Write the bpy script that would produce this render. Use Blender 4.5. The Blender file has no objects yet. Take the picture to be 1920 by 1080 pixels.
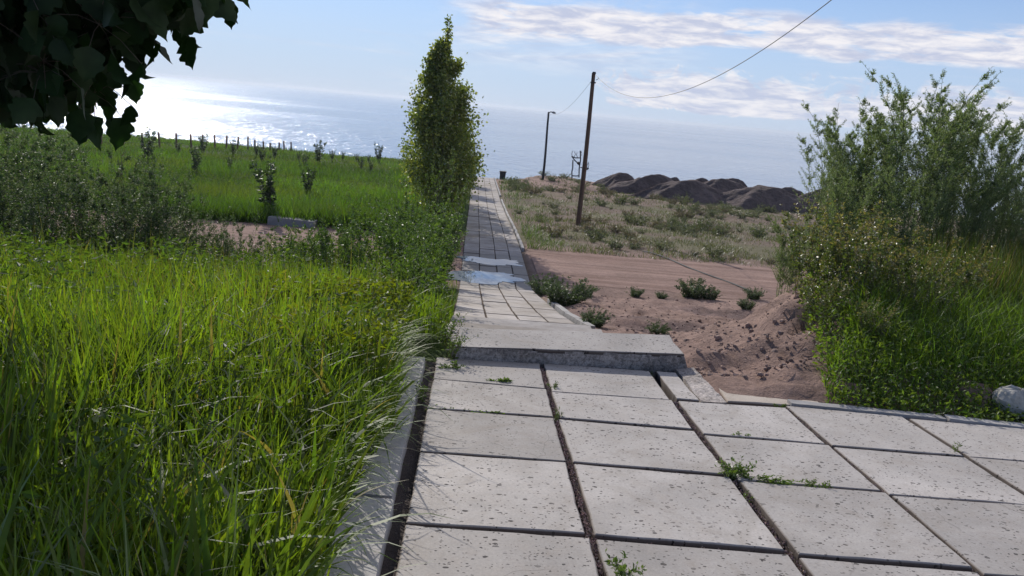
import bpy, math, random
import numpy as np
from mathutils import Vector, Matrix
random.seed(7); RNG = np.random.default_rng(11)
SC = bpy.context.scene
COL = SC.collection
R = math.radians
# ------------------------------------------------------------------ camera
F_PX = 1500.0
ROLL = R(5.2); PITCH = R(12.7037); YAW = R(-3.3877)
CAM = np.array([0.0, 0.0, 1.55])
def _basis():
    cy, sy = math.cos(YAW), math.sin(YAW)
    RM = np.array([[cy, -sy, 0], [sy, cy, 0], [0, 0, 1]])
    r = RM @ np.array([1, 0, 0]); f = RM @ np.array([0, math.cos(PITCH), -math.sin(PITCH)])
    u = RM @ np.array([0, math.sin(PITCH), math.cos(PITCH)])
    # image is rolled: horizon falls to the right
    c, s = math.cos(ROLL), math.sin(ROLL)
    ir = r * c + u * s       # image right in world
    iu = -r * s + u * c      # image up in world
    return ir, iu, f
IR, IU, FW = _basis()
cam_d = bpy.data.cameras.new('camera'); cam = bpy.data.objects.new('camera', cam_d); COL.objects.link(cam)
cam_d.sensor_width = 36; cam_d.lens = 36 * F_PX / 1920
cam_d.clip_start = 0.05; cam_d.clip_end = 60000
cam.matrix_world = Matrix(((IR[0], IU[0], -FW[0], CAM[0]), (IR[1], IU[1], -FW[1], CAM[1]),
                           (IR[2], IU[2], -FW[2], CAM[2]), (0, 0, 0, 1)))
SC.camera = cam
def ray(x, y):
    d = (x - 960) * IR - (y - 540) * IU + F_PX * FW
    return d / np.linalg.norm(d)
# ------------------------------------------------------------------ sky, sun, exposure
SUN_AZ, SUN_EL = R(-21), R(29)
w = bpy.data.worlds.new('World'); SC.world = w; w.use_nodes = True
nt = w.node_tree; nt.nodes.clear()
class N:
    """small node-graph helper"""
    def __init__(s, tree): s.t = tree
    def __call__(s, typ, **kw):
        n = s.t.nodes.new('ShaderNode' + typ)
        for k, v in kw.items():
            if k.startswith('i_'):
                key = k[2:]; key = int(key) if key.isdigit() else key.replace('_', ' ')
                if hasattr(v, 'is_output'): s.t.links.new(v, n.inputs[key])
                else: n.inputs[key].default_value = v
            else: setattr(n, k, v)
        return n
    def link(s, a, b): s.t.links.new(a, b)
    def math(s, op, a, b=0.0, clamp=False):
        n = s.t.nodes.new('ShaderNodeMath'); n.operation = op; n.use_clamp = clamp
        for i, v in enumerate((a, b)):
            if hasattr(v, 'is_output'): s.t.links.new(v, n.inputs[i])
            else: n.inputs[i].default_value = v
        return n.outputs[0]
    def ramp(s, fac, stops, interp='LINEAR'):
        n = s.t.nodes.new('ShaderNodeValToRGB'); s.t.links.new(fac, n.inputs[0])
        n.color_ramp.interpolation = interp
        els = n.color_ramp.elements
        while len(els) < len(stops): els.new(0.5)
        for e, (p, c) in zip(els, stops):
            e.position = p; e.color = (c, c, c, 1) if isinstance(c, (int, float)) else (*c, 1)
        return n.outputs[0]
    def mix(s, fac, a, b, blend='MIX'):
        n = s.t.nodes.new('ShaderNodeMix'); n.data_type = 'RGBA'; n.blend_type = blend
        for i, v in ((0, fac), (6, a), (7, b)):
            if hasattr(v, 'is_output'): s.t.links.new(v, n.inputs[i])
            elif isinstance(v, tuple): n.inputs[i].default_value = (*v, 1)
            else: n.inputs[i].default_value = v
        return n.outputs[2]
g = N(nt)
sky = g('TexSky', sky_type='NISHITA', sun_disc=False, sun_elevation=SUN_EL, sun_rotation=SUN_AZ,
        altitude=1600, air_density=1.1, dust_density=0.25, ozone_density=3.5)
tc = g('TexCoord')
sep = g('SeparateXYZ'); g.link(tc.outputs['Generated'], sep.inputs[0])
az = g.math('MULTIPLY', g.math('ARCTAN2', sep.outputs[0], sep.outputs[1]), 57.2958)
el = g.math('MULTIPLY', g.math('ARCSINE', sep.outputs[2]), 57.2958)
def band(v, a, b, c, d):   # 0 below a, 1 between b and c, 0 above d
    up = g('MapRange', i_0=v, i_1=a, i_2=b, i_3=0.0, i_4=1.0, interpolation_type='SMOOTHSTEP').outputs[0]
    dn = g('MapRange', i_0=v, i_1=c, i_2=d, i_3=1.0, i_4=0.0, interpolation_type='SMOOTHSTEP').outputs[0]
    return g.math('MULTIPLY', up, dn)
def nz(sx, sy, off, detail=6, rough=0.6, dist=0.4):
    v = g('CombineXYZ', i_0=g.math('MULTIPLY', az, sx), i_1=g.math('MULTIPLY', el, sy), i_2=off)
    n = g('TexNoise', i_0=v.outputs[0]); n.inputs['Scale'].default_value = 1.0
    n.inputs['Detail'].default_value = detail; n.inputs['Roughness'].default_value = rough
    n.inputs['Distortion'].default_value = dist
    return n.outputs[0]
def thr(v, a, b): return g('MapRange', i_0=v, i_1=a, i_2=b, i_3=0.0, i_4=1.0, interpolation_type='SMOOTHSTEP').outputs[0]
# wavy elevation so that the long cloud bank undulates
wav = g.math('MULTIPLY', g.math('SUBTRACT', nz(0.10, 0.0, 3.3, 3), 0.5), 2.6)
elw = g.math('ADD', el, wav)
n1 = nz(0.22, 1.1, 1.7, 8, 0.62, 0.5)
bank = g.math('MULTIPLY', band(elw, 4.2, 5.1, 6.6, 7.7), band(az, -5, 1, 60, 90))
c1 = thr(g.math('ADD', n1, g.math('MULTIPLY', bank, 0.34)), 0.58, 0.80)
c1 = g.math('MULTIPLY', c1, bank)
# upper bank at the right top and wisps
n2 = nz(0.16, 0.8, 7.1, 8, 0.6, 0.8)
up_ = g.math('MULTIPLY', thr(elw, 8.2, 10.0), band(az, -8, 4, 120, 150))
c2 = g.math('MULTIPLY', thr(g.math('ADD', n2, g.math('MULTIPLY', up_, 0.26)), 0.58, 0.76), up_)
# veil over the middle of the picture
veil = g.math('MULTIPLY', band(el, 1.5, 5.2, 7.5, 12), band(az, -6, 2, 8, 17))
c3 = g.math('MULTIPLY', thr(nz(0.07, 0.28, 12.2, 6, 0.62, 1.2), 0.36, 0.62), g.math('MULTIPLY', veil, 0.85))
# low cumulus on the horizon at the right
n4 = nz(0.42, 0.62, 20.4, 9, 0.66, 0.9)
low = g.math('MULTIPLY', band(el, 0.5, 1.0, 2.0, 4.4), band(az, 4, 12, 200, 220))
c4 = g.math('MULTIPLY', thr(g.math('ADD', n4, g.math('MULTIPLY', low, 0.34)), 0.60, 0.78), thr(low, 0.0, 0.22))
c4 = g.math('MULTIPLY', c4, 0.9)
# thin smears everywhere low, and clouds over the rest of the dome
c5 = g.math('MULTIPLY', thr(nz(0.06, 0.9, 31.0, 6, 0.6, 0.6), 0.52, 0.78), g.math('MULTIPLY', band(el, 0.2, 1.2, 3, 6), 0.35))
c6 = g.math('MULTIPLY', thr(nz(0.035, 0.06, 44.0, 7, 0.6, 0.6), 0.52, 0.7), g.math('MULTIPLY', thr(el, 13, 24), 0.6))
m = g.math('MAXIMUM', c1, c2)
for c in (c3, c4, c5, c6): m = g.math('MAXIMUM', m, c)
shade = thr(nz(0.35, 1.6, 60.0, 7, 0.62, 0.3), 0.35, 0.66)
cloud_col = g.mix(shade, (5.6, 6.1, 7.8), (9.4, 9.2, 9.5))
tint = g.mix(1.0, sky.outputs[0], (0.86, 0.97, 1.16), 'MULTIPLY')
# a whitish band of thin air low over the lake
hz = g.math('MULTIPLY', thr(el, 16.0, 0.0), 0.85)
skyc = g.mix(hz, tint, (5.3, 6.4, 8.5))
mixed = g.mix(m, skyc, cloud_col)
bg = g('Background', i_0=mixed, i_1=0.10)
out = g('OutputWorld'); g.link(bg.outputs[0], out.inputs[0])
sun_d = bpy.data.lights.new('sun', 'SUN'); sun_d.energy = 4.2; sun_d.angle = R(0.53); sun_d.color = (1.0, 0.94, 0.84)
sun = bpy.data.objects.new('sun', sun_d); COL.objects.link(sun)
sv = Vector((math.sin(SUN_AZ) * math.cos(SUN_EL), math.cos(SUN_AZ) * math.cos(SUN_EL), math.sin(SUN_EL)))
sun.rotation_euler = sv.to_track_quat('Z', 'Y').to_euler()
SC.view_settings.view_transform = 'Standard'; SC.view_settings.look = 'None'
SC.view_settings.exposure = -0.02; SC.view_settings.gamma = 1.0
SC.render.engine = 'CYCLES'
SC.cycles.max_bounces = 6; SC.cycles.transmission_bounces = 4; SC.cycles.diffuse_bounces = 3
SC.cycles.sample_clamp_indirect = 6.0

# ------------------------------------------------------------------ helpers
def tag(o, label=None, cat=None, group=None, kind=None):
    if label: o['label'] = label
    if cat: o['category'] = cat
    if group: o['group'] = group
    if kind: o['kind'] = kind
    return o
def empty(name, loc, label, cat, group=None, rz=0.0):
    o = bpy.data.objects.new(name, None); COL.objects.link(o); o.location = loc; o.rotation_euler = (0, 0, rz)
    o.empty_display_size = 0.2
    return tag(o, label, cat, group)
class MB:
    """mesh collector: quads and tris in numpy arrays with one colour per vertex"""
    def __init__(s): s.v = []; s.q = []; s.t = []; s.c = []; s.n = 0
    def add(s, v, quads=None, tris=None, col=None):
        v = np.asarray(v, np.float32).reshape(-1, 3); k = len(v)
        if col is None: col = np.ones((k, 3), np.float32)
        col = np.broadcast_to(np.asarray(col, np.float32), (k, 3))
        s.v.append(v); s.c.append(col)
        if quads is not None and len(quads): s.q.append(np.asarray(quads, np.int64).reshape(-1, 4) + s.n)
        if tris is not None and len(tris): s.t.append(np.asarray(tris, np.int64).reshape(-1, 3) + s.n)
        s.n += k
    def box(s, c, d, col=None, rz=0.0):
        x, y, z = [k / 2 for k in d]
        P = np.array([(i * x, j * y, k * z) for k in (-1, 1) for j in (-1, 1) for i in (-1, 1)], float)
        if rz: P = P @ np.array([[math.cos(rz), math.sin(rz), 0], [-math.sin(rz), math.cos(rz), 0], [0, 0, 1]])
        s.add(P + np.asarray(c, float), [(0, 2, 3, 1), (4, 5, 7, 6), (0, 1, 5, 4), (2, 6, 7, 3), (0, 4, 6, 2), (1, 3, 7, 5)], col=col)
    def tube(s, pts, rad, n=6, col=None):
        pts = np.asarray(pts, float); rad = np.broadcast_to(np.asarray(rad, float), (len(pts),))
        t = np.gradient(pts, axis=0); t /= np.linalg.norm(t, axis=1)[:, None] + 1e-9
        ref = np.array([0, 0, 1.]) if abs(t[0][2]) < 0.9 else np.array([1., 0, 0])
        a = np.cross(t, ref); a /= np.linalg.norm(a, axis=1)[:, None] + 1e-9; b = np.cross(t, a)
        an = np.linspace(0, 2 * math.pi, n, endpoint=False)
        V = pts[:, None] + rad[:, None, None] * (a[:, None] * np.cos(an)[None, :, None] + b[:, None] * np.sin(an)[None, :, None])
        q = []
        for i in range(len(pts) - 1):
            for j in range(n):
                k = (j + 1) % n
                q.append((i * n + j, i * n + k, (i + 1) * n + k, (i + 1) * n + j))
        V = V.reshape(-1, 3); e = len(V)
        V = np.vstack([V, pts[0], pts[-1]])
        tr = [(j, e, (j + 1) % n) for j in range(n)]
        o = (len(pts) - 1) * n
        tr += [(o + j, o + (j + 1) % n, e + 1) for j in range(n)]
        s.add(V, q, tr, col)
    def leaves(s, P, D, L, W, col, bend=0.25):
        """diamond leaves: base P, unit direction D, length L, width W; two facets each"""
        P = np.asarray(P, float); D = np.asarray(D, float); k = len(P)
        if k == 0: return
        D = D / (np.linalg.norm(D, axis=1)[:, None] + 1e-9)
        rnd = RNG.normal(size=(k, 3)); S = np.cross(D, rnd); S /= np.linalg.norm(S, axis=1)[:, None] + 1e-9
        Nn = np.cross(S, D)
        L = np.broadcast_to(L, (k,))[:, None]; W = np.broadcast_to(W, (k,))[:, None]
        a = P; b = P + D * L * .45 + S * W * .5 + Nn * bend * W; c = P + D * L; d = P + D * L * .45 - S * W * .5 + Nn * bend * W
        V = np.stack([a, b, c, d], 1).reshape(-1, 3)
        i = np.arange(k)[:, None] * 4
        T = np.concatenate([i + [0, 1, 2], i + [0, 2, 3]], 0)
        s.add(V, None, T, np.repeat(np.broadcast_to(col, (k, 3)), 4, 0))
    def blades(s, P, H, az, lean, bend, W, col, seg=3):
        """grass blades: base P, length H, azimuth az, lean and bend in radians from vertical"""
        k = len(P); H = np.broadcast_to(H, (k,)); W = np.broadcast_to(W, (k,))
        lean = np.broadcast_to(lean, (k,)); bend = np.broadcast_to(bend, (k,))
        h = np.stack([np.cos(az), np.sin(az), np.zeros(k)], 1)
        tw = RNG.uniform(-1.2, 1.2, k) + az + math.pi / 2
        S = np.stack([np.cos(tw), np.sin(tw), np.zeros(k)], 1)
        p = np.asarray(P, float).copy(); rows = []
        for i in range(seg + 1):
            t = i / seg
            wd = W * (1 - t ** 1.7) * (0.55 + 0.9 * t * (1 - t) * 2) + 0.0006
            rows.append(p - S * wd[:, None] * .5); rows.append(p + S * wd[:, None] * .5)
            th = lean + bend * (t + .5 / seg) ** 1.3
            p = p + (np.sin(th)[:, None] * h + np.cos(th)[:, None] * np.array([0, 0, 1.])) * (H / seg)[:, None]
        V = np.stack(rows, 1).reshape(-1, 3); m = 2 * (seg + 1)
        i = np.arange(k)[:, None] * m
        Q = np.concatenate([i + [2 * j, 2 * j + 1, 2 * j + 3, 2 * j + 2] for j in range(seg)], 0)
        s.add(V, Q, None, np.repeat(np.broadcast_to(col, (k, 3)), m, 0))
    def mesh(s, name, smooth=False):
        V = np.concatenate(s.v) if s.v else np.zeros((0, 3), np.float32); C = np.concatenate(s.c)
        q = np.concatenate(s.q) if s.q else np.zeros((0, 4), np.int64); t = np.concatenate(s.t) if s.t else np.zeros((0, 3), np.int64)
        me = bpy.data.meshes.new(name)
        me.vertices.add(len(V)); me.vertices.foreach_set('co', V.astype(np.float32).ravel())
        li = np.concatenate([q.ravel(), t.ravel()]).astype(np.int32)
        me.loops.add(len(li)); me.loops.foreach_set('vertex_index', li)
        tot = np.concatenate([np.full(len(q), 4), np.full(len(t), 3)]).astype(np.int32)
        st = np.concatenate([[0], np.cumsum(tot)[:-1]]).astype(np.int32)
        me.polygons.add(len(tot)); me.polygons.foreach_set('loop_start', st); me.polygons.foreach_set('loop_total', tot)
        me.update(calc_edges=True); me.validate()
        at = me.color_attributes.new('col', 'FLOAT_COLOR', 'POINT')
        at.data.foreach_set('color', np.hstack([C, np.ones((len(C), 1))]).astype(np.float32).ravel())
        me.polygons.foreach_set('use_smooth', np.full(len(tot), bool(smooth)))
        return me
    def obj(s, name, mat, parent=None, smooth=False, loc=None):
        me = s.mesh(name, smooth); me.materials.append(mat)
        o = bpy.data.objects.new(name, me); COL.objects.link(o)
        if parent is not None: o.parent = parent
        if loc is not None: o.location = loc
        return o
def copy_tree(root, loc=None, rz=None, scale=None):
    r = root.copy(); COL.objects.link(r)
    for ch in list(root.children):
        c = ch.copy(); COL.objects.link(c); c.parent = r
        for gch in list(ch.children):
            d = gch.copy(); COL.objects.link(d); d.parent = c
    if loc is not None: r.location = loc
    if rz is not None: r.rotation_euler = (0, 0, rz)
    if scale is not None: r.scale = scale if hasattr(scale, '__len__') else (scale,) * 3
    return r
# value noise in numpy
_T = np.random.default_rng(5).random((256, 256))
def vn(x, y):
    xi = np.floor(x).astype(int); yi = np.floor(y).astype(int); fx = x - xi; fy = y - yi
    fx = fx * fx * (3 - 2 * fx); fy = fy * fy * (3 - 2 * fy)
    a = _T[xi & 255, yi & 255]; b = _T[(xi + 1) & 255, yi & 255]; c = _T[xi & 255, (yi + 1) & 255]; d = _T[(xi + 1) & 255, (yi + 1) & 255]
    return (a * (1 - fx) + b * fx) * (1 - fy) + (c * (1 - fx) + d * fx) * fy
def fbm(x, y, o=4):
    r = 0; a = .5
    for i in range(o): r = r + a * vn(x + 17.3 * i, y + 9.1 * i); x = x * 2.03; y = y * 2.03; a *= .5
    return r / (1 - .5 ** o)
def sst(v, a, b):
    t = np.clip((v - a) / (b - a), 0, 1); return t * t * (3 - 2 * t)
# ------------------------------------------------------------------ terrain shape
PY = [-60, 0, 6.1, 9.3, 11.7, 15.3, 17.3, 20.5, 23.3, 28.8, 33.9, 41.5, 54, 62, 68, 80, 130]
PZ = [1.5, 0, -.287, -1.0, -1.45, -2.05, -2.37, -2.40, -2.42, -2.67, -2.98, -3.33, -3.66, -3.90, -3.98, -4.55, -6.0]
def prof(Y): return np.interp(Y, PY, PZ)
def edgeY(X): return 62.3 + 19.5 * sst(-X, 1.2, 6) + 4 * sst(X, 2.5, 8) + 3 * np.sin(X * .21 + 1) * sst(np.abs(X), 6, 20)
def T(X, Y, fine=True):
    X = np.asarray(X, float); Y = np.asarray(Y, float)
    z = prof(Y)
    # raised bank of earth to the right of the paving
    bank_line = 1.75 + np.clip(Y - 5.6, 0, 9) * 0.42        # X where the bank starts, shifts right going away
    bank = sst(X, bank_line - 0.15, bank_line + 1.35) * (1 - sst(Y, 11.5, 15.5)) * sst(Y, 5.0, 5.7)
    z = z + bank * (np.clip(-0.12 + .02 * (Y - 5) - z, 0, 2))
    z = z + .34 * np.exp(-((X - 3.0) / .75) ** 2 - ((Y - 7.3) / .95) ** 2)
    road = sst(Y, 17.2, 18.4) * (1 - sst(Y, 23.0, 24.4))
    nearr = sst(Y, 5.4, 6.0) * (1 - sst(Y, 16.5, 18))
    off = np.where(X > 1.5, sst(X, 1.55, 2.0), sst(-X, .1, .6))
    z = z + off * (1 - road) * (fbm(X * .35, Y * .35) - .5) * .35 * sst(Y, 7, 12)
    z = z + 0.45 * sst(Y, 55, 64) * sst(X, 2.5, 5) * (1 - sst(X, 7, 11)) * (fbm(X * .5, Y * .2) + .2)
    if fine:
        z = z + off * (nearr * sst(X, 1.5, 2) * (1 - road) * ((fbm(X * 3.1, Y * 3.1) - .5) * .22 + (fbm(X * 11, Y * 11, 2) - .5) * .06))
        z = z + off * sst(bank, 0, .3) * ((fbm(X * 4, Y * 4) - .5) * .22 + (fbm(X * 13, Y * 13, 2) - .5) * .07)
    under = (X > -.5) & (X < 1.7)
    z = z - np.where((Y > 6.3), sst(X, -.25, 0) * (1 - sst(X, 1.5, 1.7)) * .06, 0)
    z = z - np.where(Y < 6.3, sst(X, -.5, -.3) * .10 * (1 - sst(Y, 4.7, 5.3) * sst(X, 1.6, 1.9)), 0)
    z = z - np.clip(Y - edgeY(X), 0, 60) * .75
    return z
def Tz(x, y): return float(T(np.array([x]), np.array([y]))[0])
def at(px, py, dz=0.0):
    """the point of the ground seen at this place of the photograph"""
    d = ray(px, py); t = 2.0; prev = t
    for _ in range(4000):
        p = CAM + d * t
        if p[2] < Tz(p[0], p[1]) + dz: break
        prev = t; t += .02 + t * .004
    lo, hi = prev, t
    for _ in range(20):
        m_ = (lo + hi) / 2; p = CAM + d * m_
        if p[2] < Tz(p[0], p[1]) + dz: hi = m_
        else: lo = m_
    p = CAM + d * hi
    return np.array([p[0], p[1], p[2] - dz])
def onY(px, py, Y):
    d = ray(px, py); return CAM + d * (Y / d[1])
# ------------------------------------------------------------------ materials
def mat(name):
    m = bpy.data.materials.new(name); m.use_nodes = True; m.node_tree.nodes.clear(); return m, N(m.node_tree)
def fin(g, sh, disp=None):
    o = g('OutputMaterial'); g.link(sh, o.inputs[0])
def attr(g): return g('Attribute', attribute_name='col').outputs['Color']
def noise(g, scale, detail=4, rough=.55, vec=None, dist=0.0):
    n = g('TexNoise'); n.inputs['Scale'].default_value = scale; n.inputs['Detail'].default_value = detail
    n.inputs['Roughness'].default_value = rough; n.inputs['Distortion'].default_value = dist
    if vec is None: vec = g('TexCoord').outputs['Object']
    g.link(vec, n.inputs['Vector']); return n.outputs[0]
def leafmat(name, trans=(1.0, 1.15, .45), tfac=.5, gloss=.05, rough=.38):
    m, g = mat(name)
    a = attr(g); v = noise(g, 14, 2)
    c = g.mix(1.0, a, g.ramp(v, [(0.3, .78), (.7, 1.22)]), 'MULTIPLY')
    ct = g.mix(1.0, c, trans, 'MULTIPLY')
    d = g('BsdfDiffuse', i_0=c); t = g('BsdfTranslucent', i_0=ct)
    m1 = g('MixShader', i_0=tfac); g.link(d.outputs[0], m1.inputs[1]); g.link(t.outputs[0], m1.inputs[2])
    gl = g('BsdfGlossy', i_0=(1, 1, 1, 1), i_1=rough)
    fr = g('LayerWeight', i_0=.25)
    f = g.math('ADD', g.math('MULTIPLY', fr.outputs[0], gloss * 2.2), gloss * .4, True)
    m2 = g('MixShader', i_0=f); g.link(m1.outputs[0], m2.inputs[1]); g.link(gl.outputs[0], m2.inputs[2])
    fin(g, m2.outputs[0]); return m
def pbr(name, col, rough=.8, bump=0.0, bscale=20, var=.25, vscale=6, useattr=False, metal=0.0, bdist=.02):
    m, g = mat(name)
    v = noise(g, vscale, 5, .6); b = noise(g, bscale, 6, .65)
    base = g.mix(1.0, attr(g), (*col,), 'MULTIPLY') if useattr else None
    f = g.ramp(v, [(.25, 1 - var), (.75, 1 + var)])
    c = g.mix(1.0, base if useattr else col, f, 'MULTIPLY')
    c = g.mix(1.0, c, g.ramp(b, [(.3, .85), (.7, 1.12)]), 'MULTIPLY')
    p = g('BsdfPrincipled', i_Base_Color=c, i_Roughness=rough, i_Metallic=metal)
    if bump:
        bp = g('Bump'); bp.inputs['Strength'].default_value = bump; bp.inputs['Distance'].default_value = bdist
        g.link(b, bp.inputs['Height']); g.link(bp.outputs[0], p.inputs['Normal'])
    fin(g, p.outputs[0]); return m
M_GRASS = leafmat('grass_blades', (1.15, 1.15, .35), .6, .028, .6)
M_LEAF = leafmat('leaves', (1.1, 1.15, .42), .52, .05, .48)
M_SAGE = leafmat('sage_leaves', (1.05, 1.08, .6), .5, .04, .5)
M_BIG = leafmat('broad_leaves', (.7, 1.2, .3), .30, .02, .5)
M_STEM = pbr('stems', (1, 1, 1), .8, useattr=True)
M_BARK = pbr('bark', (.085, .065, .05), .9, .8, 30, .35)
M_WOOD = pbr('weathered_wood', (.13, .075, .05), .85, .5, 40, .3)
M_DARK = pbr('dark_metal', (.035, .035, .04), .6, .2, 30, .2, metal=.3)
M_CABLE = pbr('cable_rubber', (.03, .03, .035), .6)
M_GREYM = pbr('painted_metal', (.28, .29, .30), .5, .1)
def concrete(name, col=(.435, .405, .385), pits=True, rough_amt=.35, wear=.25, speck=False):
    m, g = mat(name)
    tcn = g('TexCoord').outputs['Object']
    gi = g('ObjectInfo').outputs['Random']
    off = g('VectorMath', operation='ADD'); g.link(tcn, off.inputs[0])
    cx = g('CombineXYZ', i_0=g.math('MULTIPLY', gi, 31.0), i_1=g.math('MULTIPLY', gi, 17.0), i_2=0.0); g.link(cx.outputs[0], off.inputs[1])
    vec = off.outputs[0]
    big = noise(g, 1.6, 6, .62, vec, .4); fine = noise(g, 90, 4, .7, vec); mid = noise(g, 11, 6, .65, vec, .3)
    c = g.mix(g.ramp(big, [(.3, 0.), (.72, 1.)]), tuple(k * (1 - wear) for k in col), tuple(min(k * (1 + wear * .6), .8) for k in col))
    c = g.mix(g.math('MULTIPLY', g.ramp(mid, [(.45, 0.), (.8, 1.)]), .35), c, (col[0] * .82, col[1] * .74, col[2] * .66))
    c = g.mix(1.0, c, g.ramp(fine, [(.25, .82), (.75, 1.14)]), 'MULTIPLY')
    tint = g.math('ADD', g.math('MULTIPLY', gi, .22), .89)
    c = g.mix(1.0, c, g('CombineColor', i_0=tint, i_1=tint, i_2=tint).outputs[0], 'MULTIPLY')
    hgt = g.math('MULTIPLY', fine, .25)
    hgt = g.math('ADD', hgt, g.math('MULTIPLY', mid, .6))
    if pits:
        wv = g('VectorMath', operation='ADD'); g.link(vec, wv.inputs[0])
        nn = g('TexNoise', i_2=40.0); g.link(vec, nn.inputs['Vector'])
        sc_ = g('VectorMath', operation='SCALE'); g.link(nn.outputs['Color'], sc_.inputs[0]); sc_.inputs['Scale'].default_value = .02
        g.link(sc_.outputs[0], wv.inputs[1])
        def pit(scale, r, dens, seed):
            mp = g('Mapping'); g.link(wv.outputs[0], mp.inputs[0]); mp.inputs['Location'].default_value = (seed, seed * .7, 0); mp.inputs['Scale'].default_value = (1.0, 1.5, 0.0)
            v = g('TexVoronoi'); v.inputs['Scale'].default_value = scale; g.link(mp.outputs[0], v.inputs['Vector'])
            sp = g('SeparateColor'); g.link(v.outputs['Color'], sp.inputs[0])
            rr = g.math('MULTIPLY', sp.outputs[0], r)
            inside = g.math('LESS_THAN', v.outputs['Distance'], rr)
            return g.math('MULTIPLY', inside, g.math('LESS_THAN', sp.outputs[1], dens))
        clus = g.ramp(noise(g, 3.0, 3, .6, vec), [(.36, 0.3), (.5, 1.)])
        p1 = g.math('MULTIPLY', pit(26, .34, .5, 3.1), clus); p2 = g.math('MULTIPLY', pit(58, .42, .42, 7.7), clus)
        pp = g.math('MAXIMUM', p1, p2)
        c = g.mix(g.math('MULTIPLY', pp, .9), c, (.045, .04, .04))
        hgt = g.math('SUBTRACT', hgt, g.math('MULTIPLY', pp, 1.5))
    c = g.mix(1.0, c, attr(g), 'MULTIPLY')
    if speck:
        sp_ = noise(g, 38, 5, .8, vec, .5); c = g.mix(1.0, c, g.ramp(sp_, [(.38, .45), (.62, 1.45)]), 'MULTIPLY'); hgt = g.math('ADD', hgt, g.math('MULTIPLY', sp_, 2.0))
    cm = g('TexNoise', i_2=3.0); g.link(vec, cm.inputs['Vector']); cs = g('VectorMath', operation='SCALE'); g.link(cm.outputs['Color'], cs.inputs[0]); cs.inputs['Scale'].default_value = .5
    ca = g('VectorMath', operation='ADD'); g.link(vec, ca.inputs[0]); g.link(cs.outputs[0], ca.inputs[1])
    cv = g('TexVoronoi', feature='DISTANCE_TO_EDGE'); cv.inputs['Scale'].default_value = .9; g.link(ca.outputs[0], cv.inputs['Vector'])
    crack = g.math('MULTIPLY', g.math('LESS_THAN', cv.outputs['Distance'], .0035), g.ramp(noise(g, 1.3, 2, .5, vec), [(.58, 0.), (.62, 1.)]))
    c = g.mix(g.math('MULTIPLY', crack, .3), c, (.08, .07, .065))
    st_ = g.ramp(noise(g, 2.3, 8, .7, vec, 1.2), [(.52, 0.), (.74, 1.)]); c = g.mix(g.math('MULTIPLY', st_, .6), c, (col[0] * .62, col[1] * .58, col[2] * .52))
    p = g('BsdfPrincipled', i_Base_Color=c, i_Roughness=.88)
    p.inputs['Specular IOR Level'].default_value = .25
    bp = g('Bump'); bp.inputs['Strength'].default_value = rough_amt; bp.inputs['Distance'].default_value = .006
    g.link(hgt, bp.inputs['Height']); g.link(bp.outputs[0], p.inputs['Normal'])
    fin(g, p.outputs[0]); return m
M_SLAB = concrete('slab_concrete')
M_KERB = concrete('kerb_concrete', (.40, .385, .38), False, .5, .3)
M_SANDY = concrete('sandy_concrete', (.46, .40, .345), False, .3, .3)
M_ROUGH = concrete('rough_concrete_side', (.42, .375, .35), False, 1.0, .5, True)
M_PATH = concrete('path_concrete', (.43, .41, .40), False, .3, .3)
def ground_mat():
    m, g = mat('ground'); tcn = g('TexCoord').outputs['Object']
    a = attr(g)
    n1 = noise(g, 1.1, 7, .65, tcn); n2 = noise(g, 9, 6, .7, tcn); n3 = noise(g, 60, 3, .7, tcn)
    c = g.mix(1.0, a, g.ramp(n1, [(.28, .74), (.72, 1.25)]), 'MULTIPLY')
    c = g.mix(1.0, c, g.ramp(n2, [(.3, .72), (.7, 1.25)]), 'MULTIPLY')
    c = g.mix(1.0, c, g.ramp(n3, [(.3, .8), (.75, 1.2)]), 'MULTIPLY')
    p = g('BsdfPrincipled', i_Base_Color=c, i_Roughness=.95); p.inputs['Specular IOR Level'].default_value = .1
    h = g.math('ADD', g.math('MULTIPLY', n2, 1.0), g.math('MULTIPLY', n3, .3))
    bp = g('Bump'); bp.inputs['Strength'].default_value = .8; bp.inputs['Distance'].default_value = .05
    g.link(h, bp.inputs['Height']); g.link(bp.outputs[0], p.inputs['Normal']); fin(g, p.outputs[0]); return m
M_GROUND = ground_mat()
def road_mat():
    m, g = mat('road_dirt'); tcn = g('TexCoord').outputs['Object']
    mp = g('Mapping'); g.link(tcn, mp.inputs[0]); mp.inputs['Scale'].default_value = (.10, 1.7, 1)
    ruts = noise(g, 1.6, 6, .6, mp.outputs[0], .3); n1 = noise(g, .8, 6, .6, tcn); n2 = noise(g, 12, 6, .7, tcn)
    c = g.mix(g.ramp(ruts, [(.36, 0.), (.62, 1.)]), (.21, .135, .11), (.315, .215, .18))
    c = g.mix(1.0, c, g.ramp(n1, [(.3, .82), (.7, 1.15)]), 'MULTIPLY')
    c = g.mix(1.0, c, g.ramp(n2, [(.3, .8), (.7, 1.18)]), 'MULTIPLY')
    p = g('BsdfPrincipled', i_Base_Color=c, i_Roughness=.95); p.inputs['Specular IOR Level'].default_value = .1
    bp = g('Bump'); bp.inputs['Strength'].default_value = .7; bp.inputs['Distance'].default_value = .05
    g.link(g.math('ADD', ruts, g.math('MULTIPLY', n2, .5)), bp.inputs['Height']); g.link(bp.outputs[0], p.inputs['Normal'])
    fin(g, p.outputs[0]); return m
M_ROAD = road_mat()
M_MOUND = pbr('mound_soil', (.115, .083, .078), .95, 1.0, 3.0, .4, .8, bdist=.3)
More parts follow.
